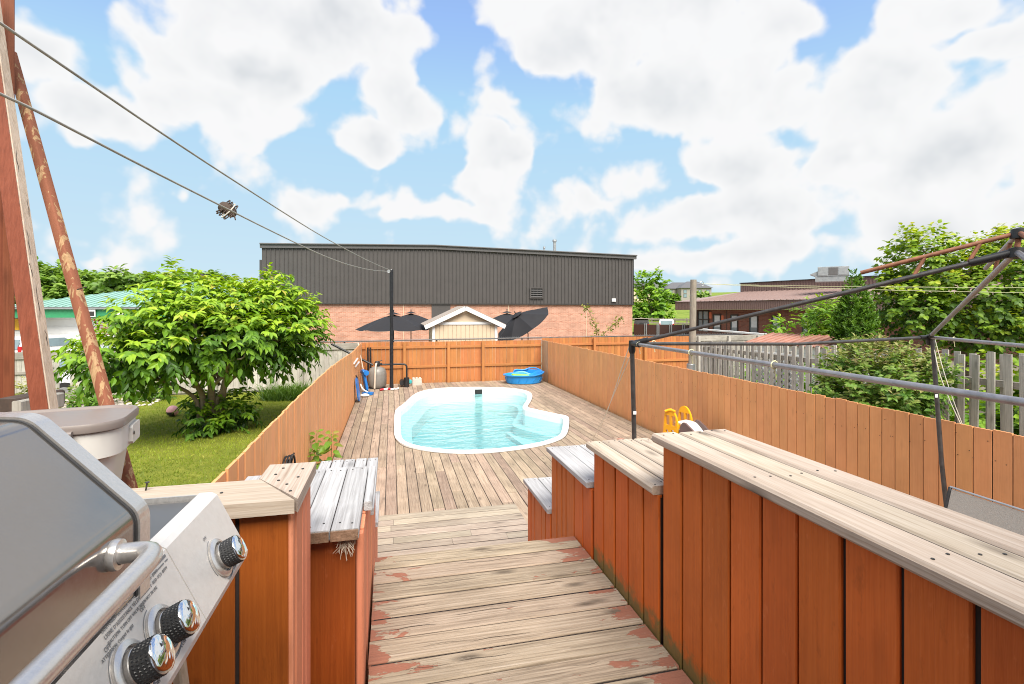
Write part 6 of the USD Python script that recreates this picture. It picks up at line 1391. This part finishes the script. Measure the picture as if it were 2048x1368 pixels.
hs_ = [hole(-.165, -.085, .56, .72), hole(-.28, -.20, .56, .72), hole(-.17, -.08, .22, .40), circ(-.25, .46, .028), circ(-.14, .47, .028), circ(-.36, .20, .03), circ(-.25, .12, .03)]
for k, y_ in enumerate((-.20, .17)): obj('ladder_side', fr_(plate(side_poly, y_, .035, hs_)), 'toy_yellow', sl, smooth=30)
for x, z in ((-.38, .14), (-.33, .28), (-.27, .42)): obj('step', fr_(box(x - .06, x + .06, -.165, .17, z - .02, z + .015, .008)), 'toy_beige', sl)
obj('grip_bar', fr_(tube(smooth_pts([(-.26, -.24, .78), (-.20, -.19, .81), (-.10, -.19, .80)], 2), .022, 8)), 'toy_yellow', sl, smooth=True)
ct_ = smooth_pts([(-.14, .61), (.0, .61), (.09, .58), (.45, .20), (.62, .08), (.80, .06)], 2)
obj('chute', fr_(cat([sweep(rect(.30, .02), (p_[0], 0, p_[1]), (q_[0], 0, q_[1])) for p_, q_ in zip(ct_[:-1], ct_[1:])])), 'toy_beige', sl)
wl = [(-.04, .46), (.02, .65), (.12, .64), (.48, .34), (.66, .20), (.84, .15), (.84, .0), (.60, .0), (.42, .10), (.05, .42)]
for y_ in (-.19, .155): obj('chute_wall', fr_(plate(smooth_pts(wl, 1, True), y_, .035)), 'toy_brown', sl, smooth=30)
bl = thing('toy_ball', 'pink and black ball lying on the lawn left of the cherry trunk', 'ball')
m = trimesh.creation.icosphere(3, .13); v = np.array(m.vertices); f = np.array(m.faces); cz = v[f].mean(1)
bc = at(345, 822, Z=LAWN + .12); up_m = (cz[:, 2] > -.01) | (cz[:, 0] > .07)
for k_, mask, mt in (('pink_half', up_m, 'pink'), ('black_half', ~up_m, 'black_plastic')): obj(k_, (v + bc, f[mask]), mt, bl, smooth=True)
hs = thing('garden_hose', 'black coiled hose hung over the left orange fence', 'hose')
hp = at(578, 925, X=-.90)
for k in range(3): obj('loop', tube([hp + [.03 * (k - 1), -.02 * k + (.10 + .012 * k) * math.cos(q) * 1.3, -.05 + (.10 + .012 * k) * math.sin(q)] for q in np.linspace(-.3, 5.9, 22)], .0085, 8), 'black_plastic', hs, smooth=True)
obj('hook', tube([hp + [.0, .02, -.05], hp + [.0, .12, -.03], hp + [.02, .14, .05]], .008, 6), 'black_plastic', hs)
hc = thing('deck_knot', 'round rusty drain cover set in the deck beyond the second stair wall', 'drain cover')
obj('disc', lathe([(.0001, .006), (.06, .006), (.065, .0)], 16, tuple(at(1241, 878, Z=.004)[:2]) + (.003,)), 'red_tin', hc)

# white shed with rusty roof and a lattice panel behind the pickets
ws = thing('garden_shed', 'low white shed with rusty red tin roof beyond the picket fence', 'shed')
wa, wb_, wc = at(1500, 690, D=15.5), at(1690, 690, D=12.8), None
du3 = unit([*(wb_ - wa)[:2], 0]); dn3 = np.array([-du3[1], du3[0], 0]); L3 = np.linalg.norm((wb_ - wa)[:2])
if dn3 @ wa < 0: dn3 = -dn3
def S3(u, v, z): return np.array([wa[0], wa[1], 0]) + du3 * u + dn3 * v + [0, 0, z]
for k in range(8): obj('wall_board', sweep(rect(.02, .185, .004), S3(0, -.012, .0 + k * .19), S3(L3, -.012, .0 + k * .19)), 'white_paint', ws)
obj('wall_core', sweep(rect(1.8, 1.5), S3(.02, .92, .68), S3(L3 - .02, .92, .68)), 'pale_wall', ws)
obj('roof', cat([(np.array([S3(-.1, -.15, 1.44), S3(L3 + .1, -.15, 1.44), S3(L3 + .1, 1.0, 1.70), S3(-.1, 1.0, 1.70), S3(L3 + .1, 2.0, 1.44), S3(-.1, 2.0, 1.44)]), np.array([[0, 1, 2], [0, 2, 3], [3, 2, 4], [3, 4, 5]]))] + [sweep(rect(.03, .03), S3(u, -.16, 1.455), S3(u, 1.0, 1.715)) for u in np.arange(0, L3, .22)]), 'red_tin', ws)
lt = thing('lattice_panel', 'white garden lattice panel behind the grey pickets', 'lattice')
l0, l1 = at(1508, 752, D=11.6), at(1598, 752, D=10.4); dl = unit([*(l1 - l0)[:2], 0]); Ll = np.linalg.norm((l1 - l0)[:2]); lb = np.array([l0[0], l0[1], 0.])
for k in range(16):
    u = k * .13 - .5; a0, a1 = max(0, u), min(Ll, u + .9)
    if a1 - a0 > .1:
        for s, off in ((1, 0), (-1, .012)):
            z0, z1 = .55 + (a0 - u), .55 + (a1 - u)
            if s < 0: z0, z1 = 1.45 - (a0 - u), 1.45 - (a1 - u)
            n3 = np.array([-dl[1], dl[0], 0]) * off; obj('slat', sweep(rect(.008, .035), lb + dl * a0 + n3 + [0, 0, z0], lb + dl * a1 + n3 + [0, 0, z1]), 'white_paint', lt)
obj('frame', cat([sweep(rect(.03, .05), lb + [0, 0, 1.47], lb + dl * Ll + [0, 0, 1.47]), sweep(rect(.03, .05), lb + [0, 0, .53], lb + dl * Ll + [0, 0, .53])]), 'white_paint', lt)
